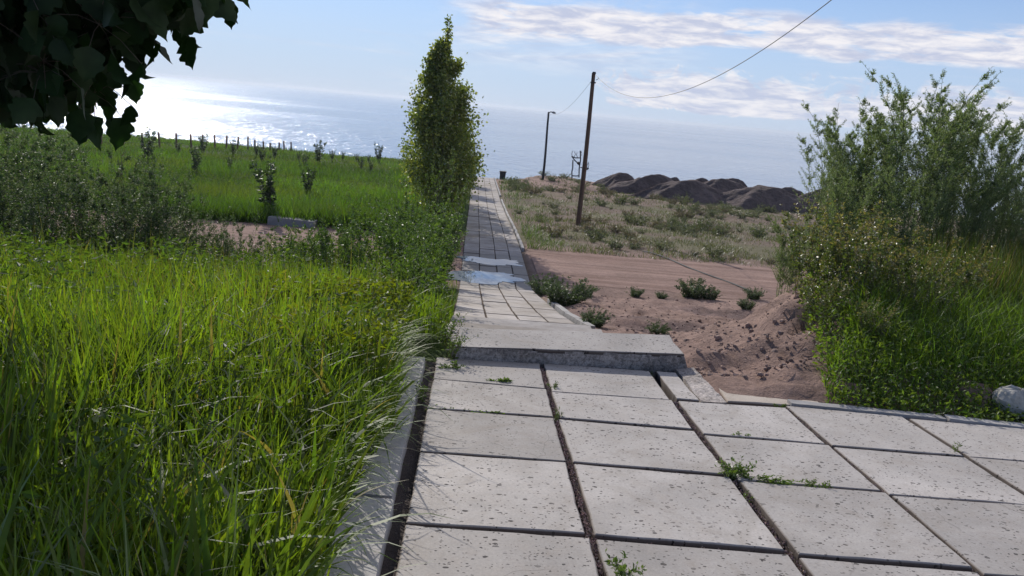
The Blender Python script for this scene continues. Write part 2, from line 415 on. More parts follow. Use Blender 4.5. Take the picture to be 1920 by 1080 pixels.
def water_mat():
    m, g = mat('lake_water'); tcn = g('TexCoord').outputs['Object']
    mp = g('Mapping'); g.link(tcn, mp.inputs[0]); mp.inputs['Scale'].default_value = (.0008, .0075, 1); mp.inputs['Rotation'].default_value = (0, 0, R(-6))
    streak = noise(g, 1.0, 5, .6, mp.outputs[0], .5)
    ro = g.ramp(streak, [(.34, .10), (.5, .15), (.66, .21)])
    mp2 = g('Mapping'); g.link(tcn, mp2.inputs[0]); mp2.inputs['Scale'].default_value = (.7, .9, 1)
    wv = noise(g, 1.0, 3, .7, mp2.outputs[0])
    mp3 = g('Mapping'); g.link(tcn, mp3.inputs[0]); mp3.inputs['Scale'].default_value = (.22, .10, 1)
    wv2 = noise(g, 1.0, 3, .6, mp3.outputs[0])
    p = g('BsdfPrincipled', i_Base_Color=(.26, .33, .43, 1), i_Roughness=ro, i_IOR=1.33)
    bp = g('Bump'); bp.inputs['Strength'].default_value = 1; bp.inputs['Distance'].default_value = 1.0
    g.link(g.math('ADD', g.math('MULTIPLY', wv, .22), g.math('MULTIPLY', wv2, 1.5)), bp.inputs['Height']); g.link(bp.outputs[0], p.inputs['Normal'])
    fin(g, p.outputs[0]); return m
M_WATER = water_mat()
def puddle_mat():
    m, g = mat('puddle_water')
    p = g('BsdfPrincipled', i_Base_Color=(.22, .25, .28, 1), i_Roughness=.03, i_IOR=1.33)
    n = noise(g, 3, 2); bp = g('Bump'); bp.inputs['Strength'].default_value = .05; bp.inputs['Distance'].default_value = .01
    g.link(n, bp.inputs['Height']); g.link(bp.outputs[0], p.inputs['Normal'])
    fin(g, p.outputs[0]); return m
M_PUD = puddle_mat()
M_GRAVEL = pbr('gravel', (1, 1, 1), .9, useattr=True)

# ------------------------------------------------------------------ ground
def axis_y():
    v = [-40., -20., -10., -5.]; y = -3.
    while y < 118: v.append(y); y += max(.07 if 4.8 < y < 14 else .12, .011 * y)
    return np.array(v)
def axis_x():
    v = [0.]; x = 0.
    while x < 150: x += max(.085, (x - 4.0) * .035 if x > 4 else 0); v.append(x)
    v = np.array(v); return np.concatenate([-v[:0:-1], v])
def build_ground():
    xs, ys = axis_x(), axis_y(); X, Y = np.meshgrid(xs, ys); Z = T(X, Y)
    n = len(xs); i = np.arange(len(ys) - 1)[:, None] * n + np.arange(n - 1)[None]
    Q = np.stack([i, i + 1, i + n + 1, i + n], -1).reshape(-1, 4)
    x, y = X.ravel(), Y.ravel(); nb = fbm(x * .4, y * .4)[:, None]; nb2 = fbm(x * 1.7 + 40, y * 1.7)[:, None]
    soil = np.array([.27, .185, .155]) * (0.8 + .4 * nb2)
    darks = np.array([.12, .085, .08])
    sand = np.array([.185, .14, .11])
    green = np.array([.065, .10, .025])
    c = np.repeat(green[None] * .8, len(x), 0) * (0.7 + .6 * nb)
    rmask = sst(x, 1.3, 1.7)[:, None]
    nearr = soil * 1.0 * (1 - sst(nb, .5, .7)) + darks * 1.3 * sst(nb, .5, .7)
    far = sand * (1 - .6 * sst(nb, .45, .62)) + np.array([.15, .155, .08]) * .6 * sst(nb, .45, .62)
    fr = sst(y, 22.5, 25.5)[:, None]
    rc = nearr * (1 - fr) + far * fr
    hump = (sst(y, 44, 58) * (1 - sst(x, 9, 14)))[:, None]; rc = rc * (1 - hump) + (soil * 1.05) * hump
    c = c * (1 - rmask) + rc * rmask
    # bare strip along the road on the left
    st = (sst(y, 15.5, 18) * (1 - sst(y, 24.0, 26.0)))[:, None] * (1 - rmask); c = c * (1 - st) + np.array([.25, .17, .14]) * st
    edge = sst(y, edgeY(x) - 1.5, edgeY(x) + .5)[:, None]; c = c * (1 - edge) + np.array([.27, .20, .16]) * edge
    m = MB(); m.add(np.stack([x, y, Z.ravel()], 1), Q, None, c)
    return tag(m.obj('ground', M_GROUND, smooth=True), kind='structure')
build_ground()
def lake():
    m = MB(); L = 45000.
    xs = np.array([-L, -8000, -1500, -300, 0, 300, 1500, 8000, L]); ys = np.array([60, 90, 200, 700, 3000, 12000, L])
    X, Y = np.meshgrid(xs, ys); n = len(xs); i = np.arange(len(ys) - 1)[:, None] * n + np.arange(n - 1)[None]
    Q = np.stack([i, i + 1, i + n + 1, i + n], -1).reshape(-1, 4)
    m.add(np.stack([X.ravel(), Y.ravel(), np.full(X.size, -15.)], 1), Q); tag(m.obj('lake', M_WATER), kind='structure')
lake()
def road():
    m = MB(); xs = np.concatenate([np.arange(-40, -.55, .35), np.arange(1.75, 45, .35)])
    for sgn in (0, 1):
        xx = np.arange(-45, -.35, .3) if sgn == 0 else np.arange(1.72, 46, .3)
        y0 = 18.35 + (fbm(xx * .5, xx * 0 + 3) - .5) * 1.2 + (vn(xx * 2.3, xx * 0) - .5) * .3 + .012 * np.abs(xx)
        y1 = 22.9 + (fbm(xx * .4, xx * 0 + 9) - .5) * 1.6 + (vn(xx * 2.7, xx * 0 + 5) - .5) * .4
        K = 22; tt = np.linspace(0, 1, K)
        Y = y0[:, None] + (y1 - y0)[:, None] * tt[None]; X = np.repeat(xx[:, None], K, 1)
        lift = .012 * np.sin(math.pi * tt)[None] + .004 + .02 * (np.sin(Y * 5.1) * .3 + .3)
        Z = T(X, Y) + lift
        i = np.arange(len(xx) - 1)[:, None] * K + np.arange(K - 1)[None]
        m.add(np.stack([X.ravel(), Y.ravel(), Z.ravel()], 1), np.stack([i, i + K, i + K + 1, i + 1], -1).reshape(-1, 4))
    tag(m.obj('road', M_ROAD, smooth=True), kind='structure')
road()
# ------------------------------------------------------------------ paving
def plane_z(y): return -0.047 * y
def slab_mesh(mb, poly, ztop, thick=.06, bev=.006, jit=.003, col=None, step=.09):
    """slab from a corner polygon (x, y): worn edges, chamfer, sides"""
    P = [np.array(p, float) for p in poly]; out = []
    for a, b in zip(P, P[1:] + P[:1]):
        k = max(1, int(np.linalg.norm(b - a) / step))
        for i in range(k):
            p = a + (b - a) * i / k
            nrm = np.array([(b - a)[1], -(b - a)[0]]); nrm /= np.linalg.norm(nrm)
            out.append(p - nrm * abs(RNG.normal()) * jit)
    O = np.array(out); c = O.mean(0); n = len(O)
    I = O + (c - O) / (np.linalg.norm(c - O, axis=1)[:, None]) * (bev * 1.4)
    f = ztop if callable(ztop) else (lambda x, y: ztop)
    zO = np.array([f(x, y) for x, y in O]); zI = np.array([f(x, y) for x, y in I]); zc = f(*c)
    V = np.vstack([np.c_[O, zO - thick], np.c_[O, zO - bev], np.c_[I, zI], [[c[0], c[1], zc]]])
    q = []; t = []
    for i in range(n):
        j = (i + 1) % n
        q += [(i, j, n + j, n + i), (n + i, n + j, 2 * n + j, 2 * n + i)]; t.append((2 * n + i, 2 * n + j, 3 * n))
    cc = np.ones((3 * n + 1, 3)) * (1.0 if col is None else np.asarray(col)); cc[:n] *= (.16, .13, .12); cc[n:2 * n] *= (.42, .37, .34)  # soiled sides and chamfer, coloured darker to put the joints' shade in
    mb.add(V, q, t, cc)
def pavement():
    m = MB()    # the bed of earth and grit below the slabs
    xs = np.linspace(-.30, 6.3, 34); ys = np.linspace(.2, 5.62, 40); X, Y = np.meshgrid(xs, ys)
    far = np.interp(X, [-.3, 1.75, 2.24, 3.71, 6.3], [5.62, 5.62, 5.02, 4.83, 4.5]); Y = np.minimum(Y, far)
    Z = plane_z(Y) - .055 + (fbm(X * 9, Y * 9) - .5) * .02
    n = len(xs); i = np.arange(len(ys) - 1)[:, None] * n + np.arange(n - 1)[None]
    m.add(np.stack([X.ravel(), Y.ravel(), Z.ravel()], 1), np.stack([i, i + 1, i + n + 1, i + n], -1).reshape(-1, 4), None, (.06, .045, .04))
    bed = tag(m.obj('pavement', pbr('joint_earth', (1, 1, 1), .95, .8, 60, useattr=True), smooth=True), kind='structure')
    J = [-.17, .595, 1.425, 2.19, 2.99, 3.79, 4.60, 5.42, 6.22]
    gapx = [.0, .034, .040, .018, .020, .02, .02, .02, .0]
    rows = {0: [.75, 1.50, 2.22, 2.985, 3.755, 4.42, 5.02, 5.57], 1: [.75, 1.45, 2.12, 2.955, 3.745, 4.41, 4.92, 5.63],
            2: [.7, 1.4, 2.06, 2.90, 3.655, 4.31, 4.93], 3: [.7, 1.4, 2.10, 2.84, 3.60, 4.25, 4.99],
            4: [.6, 1.3, 2.05, 2.82, 3.55, 4.22, 4.90], 5: [.6, 1.3, 2.05, 2.80, 3.50, 4.18, 4.80],
            6: [.6, 1.3, 2.05, 2.80, 3.50, 4.14, 4.70], 7: [.6, 1.3, 2.05, 2.80, 3.50, 4.10, 4.60]}
    gy = {0: .016, 1: .022, 2: .026, 3: .018, 4: .016, 5: .016, 6: .016, 7: .016}
    for ccol in range(8):
        xa, xb = J[ccol] + gapx[ccol] / 2, J[ccol + 1] - gapx[ccol + 1] / 2
        rr = rows[ccol]
        nxt = rows.get(ccol + 1, rr)
        for k in range(len(rr) - 1):
            ya, yb = rr[k] + gy[ccol] / 2, rr[k + 1] - gy[ccol] / 2
            if ccol == 1 and k == 3: ya += .012
            if ccol == 0 and k == 3: ya += .008
            sl = (nxt[k + 1] - rr[k + 1]) * .45 if k + 1 < len(nxt) else 0
            sl0 = (nxt[k] - rr[k]) * .45
            dz = RNG.normal() * .003; tx = RNG.normal() * .003; ty = RNG.normal() * .003
            xm, ym = (xa + xb) / 2, (ya + yb) / 2
            z = lambda x, y: plane_z(y) + dz + tx * (x - xm) + ty * (y - ym)
            b = MB(); j = RNG.normal(size=8) * .004
            slab_mesh(b, [(xa + j[0], ya + j[1]), (xb + j[2], ya + sl0 + j[3]), (xb + j[4], yb + sl + j[5]), (xa + j[6], yb + j[7])], z)
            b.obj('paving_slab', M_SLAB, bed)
    # narrow slab beside the block and its sloping rough edge
    b = MB(); slab_mesh(b, [(1.45, 4.955), (1.60, 4.95), (1.60, 5.60), (1.45, 5.60)], lambda x, y: plane_z(y) + .004); b.obj('paving_slab', M_SLAB, bed)
    return bed
pavement()
def gravel():
    m = MB(); tmpl = np.array([(1, 0, 0), (-1, 0, 0), (0, 1, 0), (0, -1, 0), (0, 0, 1), (0, 0, -1)], float)
    tr = np.array([(0, 2, 4), (2, 1, 4), (1, 3, 4), (3, 0, 4), (2, 0, 5), (1, 2, 5), (3, 1, 5), (0, 3, 5)])
    n = 5200
    which = RNG.random(n); y = RNG.uniform(1.6, 5.5, n)
    x = np.where(which < .40, .595 + RNG.normal(size=n) * .011, np.where(which < .68, 1.425 + RNG.normal(size=n) * .013, np.where(which < .82, 2.19 + RNG.normal(size=n) * .007, RNG.uniform(-.1, 4, n))))
    y = np.where(which >= .82, np.choose(RNG.integers(0, 4, n), [2.955, 3.735, 4.3, 4.93]) + RNG.normal(size=n) * .006, y)
    y = np.where((which >= .4) & (which < .82), np.minimum(y, 4.9), y)
    r = RNG.uniform(.0025, .0062, n)
    z = plane_z(y) - .026 + RNG.random(n) * .018
    V = tmpl[None] * r[:, None, None] * RNG.uniform(.6, 1.3, (n, 6, 1)); V += np.stack([x, y, z], 1)[:, None]
    cc = np.array([.33, .23, .20])[None] * RNG.uniform(.5, 1.5, (n, 1)) * RNG.uniform(.9, 1.1, (n, 3))
    m.add(V.reshape(-1, 3), None, (np.arange(n)[:, None, None] * 6 + tr[None]).reshape(-1, 3), np.repeat(cc, 6, 0))
    tag(m.obj('gravel', M_GRAVEL), 'reddish grit lying in the joints between the paving slabs', 'gravel', kind='stuff')
gravel()
def hexa(m, b, t, col=None, sub=10, amp=.004):
    """block from 4 bottom and 4 top corners, faces subdivided and roughened"""
    b = [np.array(p, float) for p in b]; t = [np.array(p, float) for p in t]
    faces = [(t[0], t[1], t[2], t[3])] + [(b[i], b[(i + 1) % 4], t[(i + 1) % 4], t[i]) for i in range(4)]
    for f in faces:
        n1 = max(2, int(np.linalg.norm(f[1] - f[0]) / .05)); n2 = max(2, int(np.linalg.norm(f[3] - f[0]) / .05))
        u = np.linspace(0, 1, n1 + 1); v = np.linspace(0, 1, n2 + 1); U, Vv = np.meshgrid(u, v)
        P = (f[0] * (1 - U[..., None]) + f[1] * U[..., None]) * (1 - Vv[..., None]) + (f[3] * (1 - U[..., None]) + f[2] * U[..., None]) * Vv[..., None]
        # noise by world position so shared edges stay closed
        d = np.stack([fbm(P[..., 0] * 13 + P[..., 2] * 7 + k * 31, P[..., 1] * 13 + P[..., 2] * 11, 3) - .5 for k in range(3)], -1)
        P = P + d * amp * 2
        k = n1 + 1; i = np.arange(n2)[:, None] * k + np.arange(n1)[None]
        m.add(P.reshape(-1, 3), np.stack([i, i + 1, i + k + 1, i + k], -1).reshape(-1, 4), None, col)
def step_block():
    root = empty('concrete_step', (.8, 5.85, -.27), 'long low concrete block with rough dark front face lying across the paving', 'step')
    o = np.array([.8, 5.85, -.27])
    fl, fr, br, bl = (-.05, 5.55, -.168), (1.672, 5.68, -.135), (1.68, 6.19, -.15), (-.03, 6.06, -.172)
    m = MB(); hexa(m, [(fl[0] - .05, fl[1] + .005, -.36), (fr[0] + .08, fr[1] + .02, -.36), (br[0] + .05, br[1], -.75), (bl[0], bl[1], -.75)],
                   [np.array(p) - (0, 0, .012) for p in (fl, fr, br, bl)], amp=.014)
    m.v = [v - o for v in m.v]; m.obj('step_body', M_ROUGH, root)
    def zt(x, y):
        u = (x + .05) / 1.72; return (fl[2] * (1 - u) + fr[2] * u)
    m = MB(); slab_mesh(m, [fl[:2], fr[:2], br[:2], bl[:2]], zt, .028, .006, .004); m.v = [v - o for v in m.v]; m.obj('step_top', M_SLAB, root)
step_block()
def kerbs():
    def stone(x0, x1, y0, y1, z, h, label, mt=M_KERB, group=None, amp=.006, tilt=0.0):
        m = MB(); cx, cy = (x0 + x1) / 2, (y0 + y1) / 2; zc = z((y0 + y1) / 2)
        def zz(y): return z(y) - zc
        hx = (x1 - x0) / 2; ch = .012
        hexa(m, [(-hx, y0 - cy, zz(y0) - h), (hx, y0 - cy, zz(y0) - h), (hx, y1 - cy, zz(y1) - h), (-hx, y1 - cy, zz(y1) - h)],
             [(-hx + ch, y0 - cy, zz(y0)), (hx - ch, y0 - cy, zz(y0)), (hx - ch, y1 - cy, zz(y1)), (-hx + ch, y1 - cy, zz(y1))], amp=amp)
        o = m.obj('kerb_stone', mt); o.location = (cx, cy, zc); o.rotation_euler = (0, 0, tilt)
        return tag(o, label, 'kerb', group)
    zl = lambda y: plane_z(y) + .03
    stone(-.43, -.235, 3.17, 5.42, zl, .25, 'long rough sunlit kerb stone half hidden by arching grass, left of the paving')
    stone(-.44, -.225, 1.3, 3.14, zl, .25, 'smooth kerb stone in shadow at the bottom left corner of the paving')
    m = MB()   # right-hand far kerb of the near paving
    def edge(x0, x1, ya, yb, lab):
        m = MB(); cx, cy = (x0 + x1) / 2, (ya + yb) / 2; z0 = plane_z(cy)
        hexa(m, [(x0 - cx, ya - cy, -.2), (x1 - cx, yb - cy, -.2), (x1 - cx, yb + .075 - cy, -.2), (x0 - cx, ya + .075 - cy, -.2)],
             [(x0 - cx, ya - cy, .008), (x1 - cx, yb - cy, .008), (x1 - cx, yb + .075 - cy, .008), (x0 - cx, ya + .075 - cy, .008)], amp=.004)
        o = m.obj('kerb_stone', M_KERB); o.location = (cx, cy, z0); tag(o, lab, 'kerb')
    edge(2.25, 3.28, 5.01, 4.915, 'thin flat kerb stone at the foot of the green weeds, ending by the sandy slab')
    edge(3.30, 4.40, 4.91, 4.76, 'thin flat kerb stone running out of the picture in front of the white stone')
    # sloping rough strip and sandy slab
    m = MB(); hexa(m, [(-.11, -.33, -.2), (.13, -.33, -.2), (.13, .37, -.2), (-.11, .37, -.2)], [(-.10, -.33, .002), (.07, -.33, .012), (.03, .37, .02), (-.10, .37, .002)], amp=.010)
    o = m.obj('kerb_stone', M_ROUGH); o.location = (1.72, 5.29, plane_z(5.29)); tag(o, 'short rough dark grey kerb stone between narrow slab and sandy slab', 'kerb')
    m = MB(); slab_mesh(m, [(-.33, -.25), (.36, -.235), (.38, -.02), (.14, .17), (-.30, .26)], 0.0, .06, .01, .008)
    o = m.obj('sandy_slab', M_SANDY); o.location = (2.14, 5.26, plane_z(5.26) - .008); o.rotation_euler = (R(-2.5), 0, 0); tag(o, 'sandy beige broken slab at the foot of the dirt mound', 'slab')
    # far path kerbs
    segs = [(9.35, 10.5), (10.55, 11.6), (11.65, 13.0), (13.05, 14.3)]
    labs = ['kerb stone right of the path, nearest to the long block', 'kerb stone next after the nearest one right of the path below the block',
            'kerb stone beside the dark green bush right of the path', 'kerb stone half covered by the dark green bush where the path reaches the dirt road']
    for (a, b), l in zip(segs, labs): stone(1.50, 1.62, a, b, lambda y: prof(y) + .055, .3, l, group='kerb stones along the far path', tilt=RNG.normal() * .008)
    y = 22.6
    while y < 61.5:
        if not (26.2 < y < 27.4) and not (43 < y < 44.5):
            stone(1.50, 1.60, y, y + 1.15, lambda y: prof(y) + .06, .3, 'pale kerb stone in the row along the right edge of the path beyond the road', group='kerb stones of the path beyond the dirt road', tilt=RNG.normal() * .012)
        y += 1.2
kerbs()
def far_path():
    m = MB()
    def pv(x0, x1, y0, y1, dz=0.):
        s = RNG.normal() * .004
        zt = lambda x, y: prof(y) + dz + s
        slab_mesh(m, [(x0, y0), (x1, y0), (x1, y1), (x0, y1)], zt, .07, .006, .003, RNG.uniform(.88, 1.06) * np.array([1, .985, .96]) if True else None, step=.4)
    # short flight hidden behind the block
    for k in range(4):
        y0 = 6.22 + k * .76; z = -.42 - k * .17
        m.box((.7, y0 + .38, z - .15), (1.66, .755, .30), (.9, .9, .9))
    y = 9.30
    X = [-.14, .30, .73, 1.12, 1.49]
    while y < 61.8:
        dy = .8 if y < 17 else .82
        for a, b in zip(X, X[1:]):
            oy = RNG.normal() * .01
            gp = .011 if y < 22 else .006; pv(a + gp, b - gp, y + gp + oy, min(y + dy - gp + oy, 61.9))
        y += dy
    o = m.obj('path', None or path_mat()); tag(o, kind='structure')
    m = MB(); ys = np.arange(9.28, 62, .4); xs = np.array([-.16, .4, 1., 1.5]); Xg, Yg = np.meshgrid(xs, ys)
    i = np.arange(len(ys) - 1)[:, None] * 4 + np.arange(3)[None]
    m.add(np.stack([Xg.ravel(), Yg.ravel(), prof(Yg.ravel()) - .022], 1), np.stack([i, i + 1, i + 5, i + 4], -1).reshape(-1, 4), None, (.13, .10, .08))
    tag(m.obj('path_bed', M_GROUND), kind='structure')
def path_mat():
    m, g = mat('path_slabs'); tcn = g('TexCoord').outputs['Object']
    a = attr(g); big = noise(g, .7, 6, .65, tcn, .5); mid = noise(g, 6, 6, .7, tcn)
    c = g.mix(g.ramp(big, [(.36, 0.), (.66, 1.)]), (.30, .265, .235), (.46, .43, .42))
    c = g.mix(1.0, c, a, 'MULTIPLY'); c = g.mix(1.0, c, g.ramp(mid, [(.3, .78), (.7, 1.15)]), 'MULTIPLY')
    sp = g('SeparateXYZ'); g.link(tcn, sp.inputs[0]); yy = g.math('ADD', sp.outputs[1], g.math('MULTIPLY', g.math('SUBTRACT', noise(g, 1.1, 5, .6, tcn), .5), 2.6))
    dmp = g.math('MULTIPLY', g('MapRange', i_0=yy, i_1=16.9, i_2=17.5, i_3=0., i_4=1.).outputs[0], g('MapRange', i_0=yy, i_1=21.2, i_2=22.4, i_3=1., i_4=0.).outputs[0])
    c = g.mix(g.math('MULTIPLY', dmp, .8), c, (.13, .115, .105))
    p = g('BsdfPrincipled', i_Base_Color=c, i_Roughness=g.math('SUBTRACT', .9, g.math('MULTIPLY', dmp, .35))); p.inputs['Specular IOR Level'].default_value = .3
    bp = g('Bump'); bp.inputs['Strength'].default_value = .4; bp.inputs['Distance'].default_value = .01; g.link(mid, bp.inputs['Height']); g.link(bp.outputs[0], p.inputs['Normal'])
    fin(g, p.outputs[0]); return m
far_path()
def puddle(cx, cy, rx, ry, seed, label):
    n = 72; an = np.linspace(0, 2 * math.pi, n, endpoint=False)
    rr = .72 + .62 * (fbm(np.cos(an) * 2.2 + seed + 5, np.sin(an) * 2.2 + seed + 9, 4) - .5) * 1.6
    sx = np.sign(np.cos(an)) * np.abs(np.cos(an)) ** .6; sy = np.sign(np.sin(an)) * np.abs(np.sin(an)) ** .8
    P = np.c_[sx * rx * (rr + .25), sy * ry * (rr + .25), np.zeros(n)]
    z = float(prof(np.array([cy]))[0])
    m = MB(); B = P * 1.02; B[:, 2] = -.03
    m.add(np.vstack([P, B, [[0, 0, 0]]]), [(n + i, n + (i + 1) % n, (i + 1) % n, i) for i in range(n)], [(i, (i + 1) % n, 2 * n) for i in range(n)])
    o = m.obj('puddle', M_PUD); o.location = (cx, cy, z + .013); tag(o, label, 'puddle')
# ------------------------------------------------------------------ plants
def grow(height, n_st, spread, arch, leafL, leafW, cols, stemcol, n_leaf=40, branch=0, br_len=.3, droop=0.0, stem_r=.004, base_r=.08, start=.15, leafup=.3, tipcol=None, stagger=.35):
    """stalks with leaves; returns (stem MB, leaf MB)"""
    S, Lf = MB(), MB(); cols = np.array(cols)
    def put(pts, nl, s0, sc, tipf=1.0):
        t = np.sort(RNG.uniform(s0, 1, nl)); k = len(pts) - 1
        f = t * k; i = np.minimum(f.astype(int), k - 1); fr = (f - i)[:, None]
        P = pts[i] * (1 - fr) + pts[i + 1] * fr; D = pts[i + 1] - pts[i]; D /= np.linalg.norm(D, axis=1)[:, None] + 1e-9
        rnd = RNG.normal(size=(nl, 3)); rnd -= D * (rnd * D).sum(1)[:, None]; rnd /= np.linalg.norm(rnd, axis=1)[:, None] + 1e-9
        DD = rnd + D * leafup + np.array([0, 0, -droop])
        ls = sc * (1 - .45 * t) * RNG.uniform(.7, 1.25, nl)
        c = cols[RNG.integers(0, len(cols), nl)] * RNG.uniform(.75, 1.3, (nl, 1))
        if tipcol is not None:
            q = (t > .72)[:, None]; c = np.where(q, np.array(tipcol) * RNG.uniform(.7, 1.3, (nl, 1)), c)
        Lf.leaves(P, DD, leafL * ls, leafW * ls, c)
    for _ in range(n_st):
        a = RNG.uniform(0, 2 * math.pi); r = base_r * math.sqrt(RNG.random()); h = height * RNG.uniform(1 - stagger, 1.0)
        lean = spread * RNG.random() ** .7; k = 7; p = np.array([r * math.cos(a), r * math.sin(a), -.03]); pts = [p]
        a2 = a + RNG.normal() * .5; az_ = RNG.uniform(0, 2 * math.pi)
        for j in range(k):
            t = (j + .5) / k; th = lean * (.4 + t) + arch * max(0, t - .55) ** 1.5 * 3
            d = np.array([math.cos(a2) * math.sin(th), math.sin(a2) * math.sin(th), math.cos(th)]) + RNG.normal(size=3) * .05
            p = p + d * h / k; pts.append(p)
        pts = np.array(pts)
        S.tube(pts, np.linspace(stem_r, stem_r * .3, k + 1), 3, np.array(stemcol) * RNG.uniform(.7, 1.2))
        put(pts, n_leaf, start, 1.0)
        for b in range(branch):
            t = RNG.uniform(.25, .95); i = int(t * k); i = min(i, k - 1); p0 = pts[i] + (pts[i + 1] - pts[i]) * (t * k - i)
            d = pts[i + 1] - pts[i]; d /= np.linalg.norm(d); ao = RNG.uniform(0, 2 * math.pi)
            o = np.array([math.cos(ao), math.sin(ao), 0]); l = br_len * h * (1.15 - t) * RNG.uniform(.6, 1.2)
            bp = [p0 + (d * .75 + o * .75) * l * s_ + np.array([0, 0, .25 * l * s_ * s_ - droop * l * s_ * s_]) for s_ in (0, .33, .66, 1.)]
            bp = np.array(bp); S.tube(bp, np.linspace(stem_r * .45, stem_r * .2, 4), 3, np.array(stemcol))
            put(bp, max(4, int(n_leaf * .38)), .05, .8)
    return S, Lf
def plant(name, loc, label, cat, group, SL, leafmat_, rz=0., parts=('stem', 'foliage')):
    root = empty(name, loc, label, cat, group, rz)
    SL[0].obj(parts[0], M_STEM, root); SL[1].obj(parts[1], leafmat_, root)
    return root

# ---- grass (stuff)
def vis(x, y, mg=.06):
    s = x / np.maximum(y, .2); return (s > -.68 - mg) & (s < .74 + mg)
def gcol(n, base, var=.25):
    return np.array(base)[None] * RNG.uniform(1 - var, 1 + var, (n, 1)) * RNG.uniform(.9, 1.1, (n, 3))
def left_grass():
    m = MB()
    def patch(n, xr, yr, H, W, base, dens=None, seg=4, lean=.25, bend=(.2, 1.3), nfac=None, pw=1.0):
        x = RNG.uniform(*xr, n); y = yr[0] + (yr[1] - yr[0]) * RNG.random(n) ** pw
        k = vis(x, y) & (x < np.where(y < 6.3, -.34, -.10) - .14 * vn(y * 1.5, y * 0 + 3))
        if dens is not None: k &= RNG.random(n) < dens(x, y)
        x, y = x[k], y[k]; n = len(x)
        cl = fbm(x * 1.3, y * 1.3, 3)
        h = H(x, y) * RNG.uniform(.55, 1.15, n) * (.75 + .5 * cl)
        z = T(x, y, False)
        az_ = RNG.uniform(0, 2 * math.pi, n)
        b = RNG.uniform(*bend, n) * RNG.random(n) ** .7
        c = gcol(n, base) * (0.75 + .5 * fbm(x * .7 + 50, y * .7, 2))[:, None]
        dead = RNG.random(n) < .035; c[dead] = np.array([.26, .22, .10]) * RNG.uniform(.7, 1.1, (dead.sum(), 1))
        m.blades(np.stack([x, y, z - .02], 1), h, az_, RNG.uniform(0, lean, n), b, W * RNG.uniform(.6, 1.3, n), c, seg)
    hn = lambda x, y: .50 + 0 * x
    yg = (.17, .26, .03); dg = (.10, .165, .025)
    patch(22000, (-3.2, -.3), (1.0, 4.8), lambda x, y: .50 + .10 * sst(-x, .8, 2) - .12 * sst(x, -.9, -.4), .021, yg, pw=.8, dens=lambda x, y: .35 + .9 * sst(fbm(x * 2.2, y * 2.2, 3), .38, .6))
    patch(38000, (-7, -.1), (4.4, 9.4), lambda x, y: .50 - .12 * sst(x, -1.1, -.5) - .10 * sst(y, 7, 9) * sst(x, -3, -1.5), .021, (.155, .24, .03), seg=3, dens=lambda x, y: .4 + .9 * sst(fbm(x * 1.6, y * 1.6, 3), .38, .6))
    patch(30000, (-12, -.1), (8.8, 17.5), lambda x, y: .55 - .28 * sst(x, -4.5, -2.5), .013, dg, seg=3,
          dens=lambda x, y: 1 - (.75 + .25 * sst(-x, 1.2, 1.8)) * sst(y, 11.0, 13.5))
    # large arching blades close to the camera
    patch(4600, (-2.8, -.42), (1.1, 4.4), lambda x, y: .66 + 0 * x, .027, (.10, .16, .03), seg=6, lean=.5, bend=(1.2, 2.6))
    patch(2600, (-5, -.42), (4.0, 8.4), lambda x, y: .60 + 0 * x, .022, (.12, .18, .03), seg=6, lean=.5, bend=(1.0, 2.5))
    def weedy(n, xr, yr, hmax, L, base, thrs=(.45, .6)):
        x = RNG.uniform(*xr, n); y = RNG.uniform(*yr, n); k = vis(x, y) & (x < np.where(y < 6.3, -.42, -.18)) & (RNG.random(n) < sst(fbm(x * .9 + 31, y * .9 + 7, 3), *thrs)); x, y = x[k], y[k]; n = len(x)
        hh = hmax * (.5 + .7 * fbm(x * 2, y * 2, 2)); P = np.stack([x, y, T(x, y, False) + hh * RNG.random(n) ** .6], 1); D = RNG.normal(size=(n, 3)); D[:, 2] = D[:, 2] * .6 + .2
        m.leaves(P, D, L * RNG.uniform(.6, 1.4, n), L * .42 * RNG.uniform(.6, 1.3, n), gcol(n, base, .35))
    weedy(11000, (-2.6, -.4), (1.4, 4.6), .50, .050, (.085, .14, .03))
    weedy(30000, (-6, -.18), (4.4, 9.4), .62, .055, (.08, .135, .03))
    weedy(26000, (-9, -.15), (8.2, 13.2), .75, .060, (.07, .12, .03), (.42, .56))
    weedy(9000, (-1.6, -.42), (4.2, 6.4), .46, .055, (.15, .19, .02), (.3, .4))
    # thin stalks
    patch(1500, (-6, -.5), (3.0, 11), lambda x, y: .68 + 0 * x, .004, (.22, .22, .08), seg=4, lean=.15, bend=(.1, .6))
    tag(m.obj('grass', M_GRASS), 'tall yellow-green backlit grass filling the left foreground', 'grass', kind='stuff')
    # fringe that hangs over the kerb
    m = MB(); n = 420; y = RNG.uniform(1.9, 5.5, n); x = -.46 - .25 * RNG.random(n) ** 1.5
    dn = RNG.random(n) < (.35 + .65 * sst(y, 3.0, 3.5)); x, y = x[dn], y[dn]; n = len(x)
    m.blades(np.stack([x, y, T(x, y, False)], 1), RNG.uniform(.18, .48, n), RNG.normal(size=n) * .8 - .25, RNG.uniform(.15, .7, n), RNG.uniform(1.2, 2.6, n), RNG.uniform(.003, .008, n),
             np.where((RNG.random(n) < .45)[:, None], np.array([.14, .135, .07]), np.array([.13, .19, .04])) * RNG.uniform(.6, 1.2, (n, 1)), 7)
    n = 1300; y = RNG.uniform(2.0, 5.6, n); x = -.45 - .22 * RNG.random(n); k = RNG.random(n) < .3 + .7 * sst(y, 3.1, 3.6); x, y = x[k], y[k]; n = len(x)
    m.blades(np.stack([x, y, T(x, y, False)], 1), RNG.uniform(.25, .52, n), RNG.normal(size=n) * .9, RNG.uniform(.0, .4, n), RNG.uniform(.9, 2.4, n), RNG.uniform(.009, .018, n), gcol(n, (.15, .23, .03)), 7)
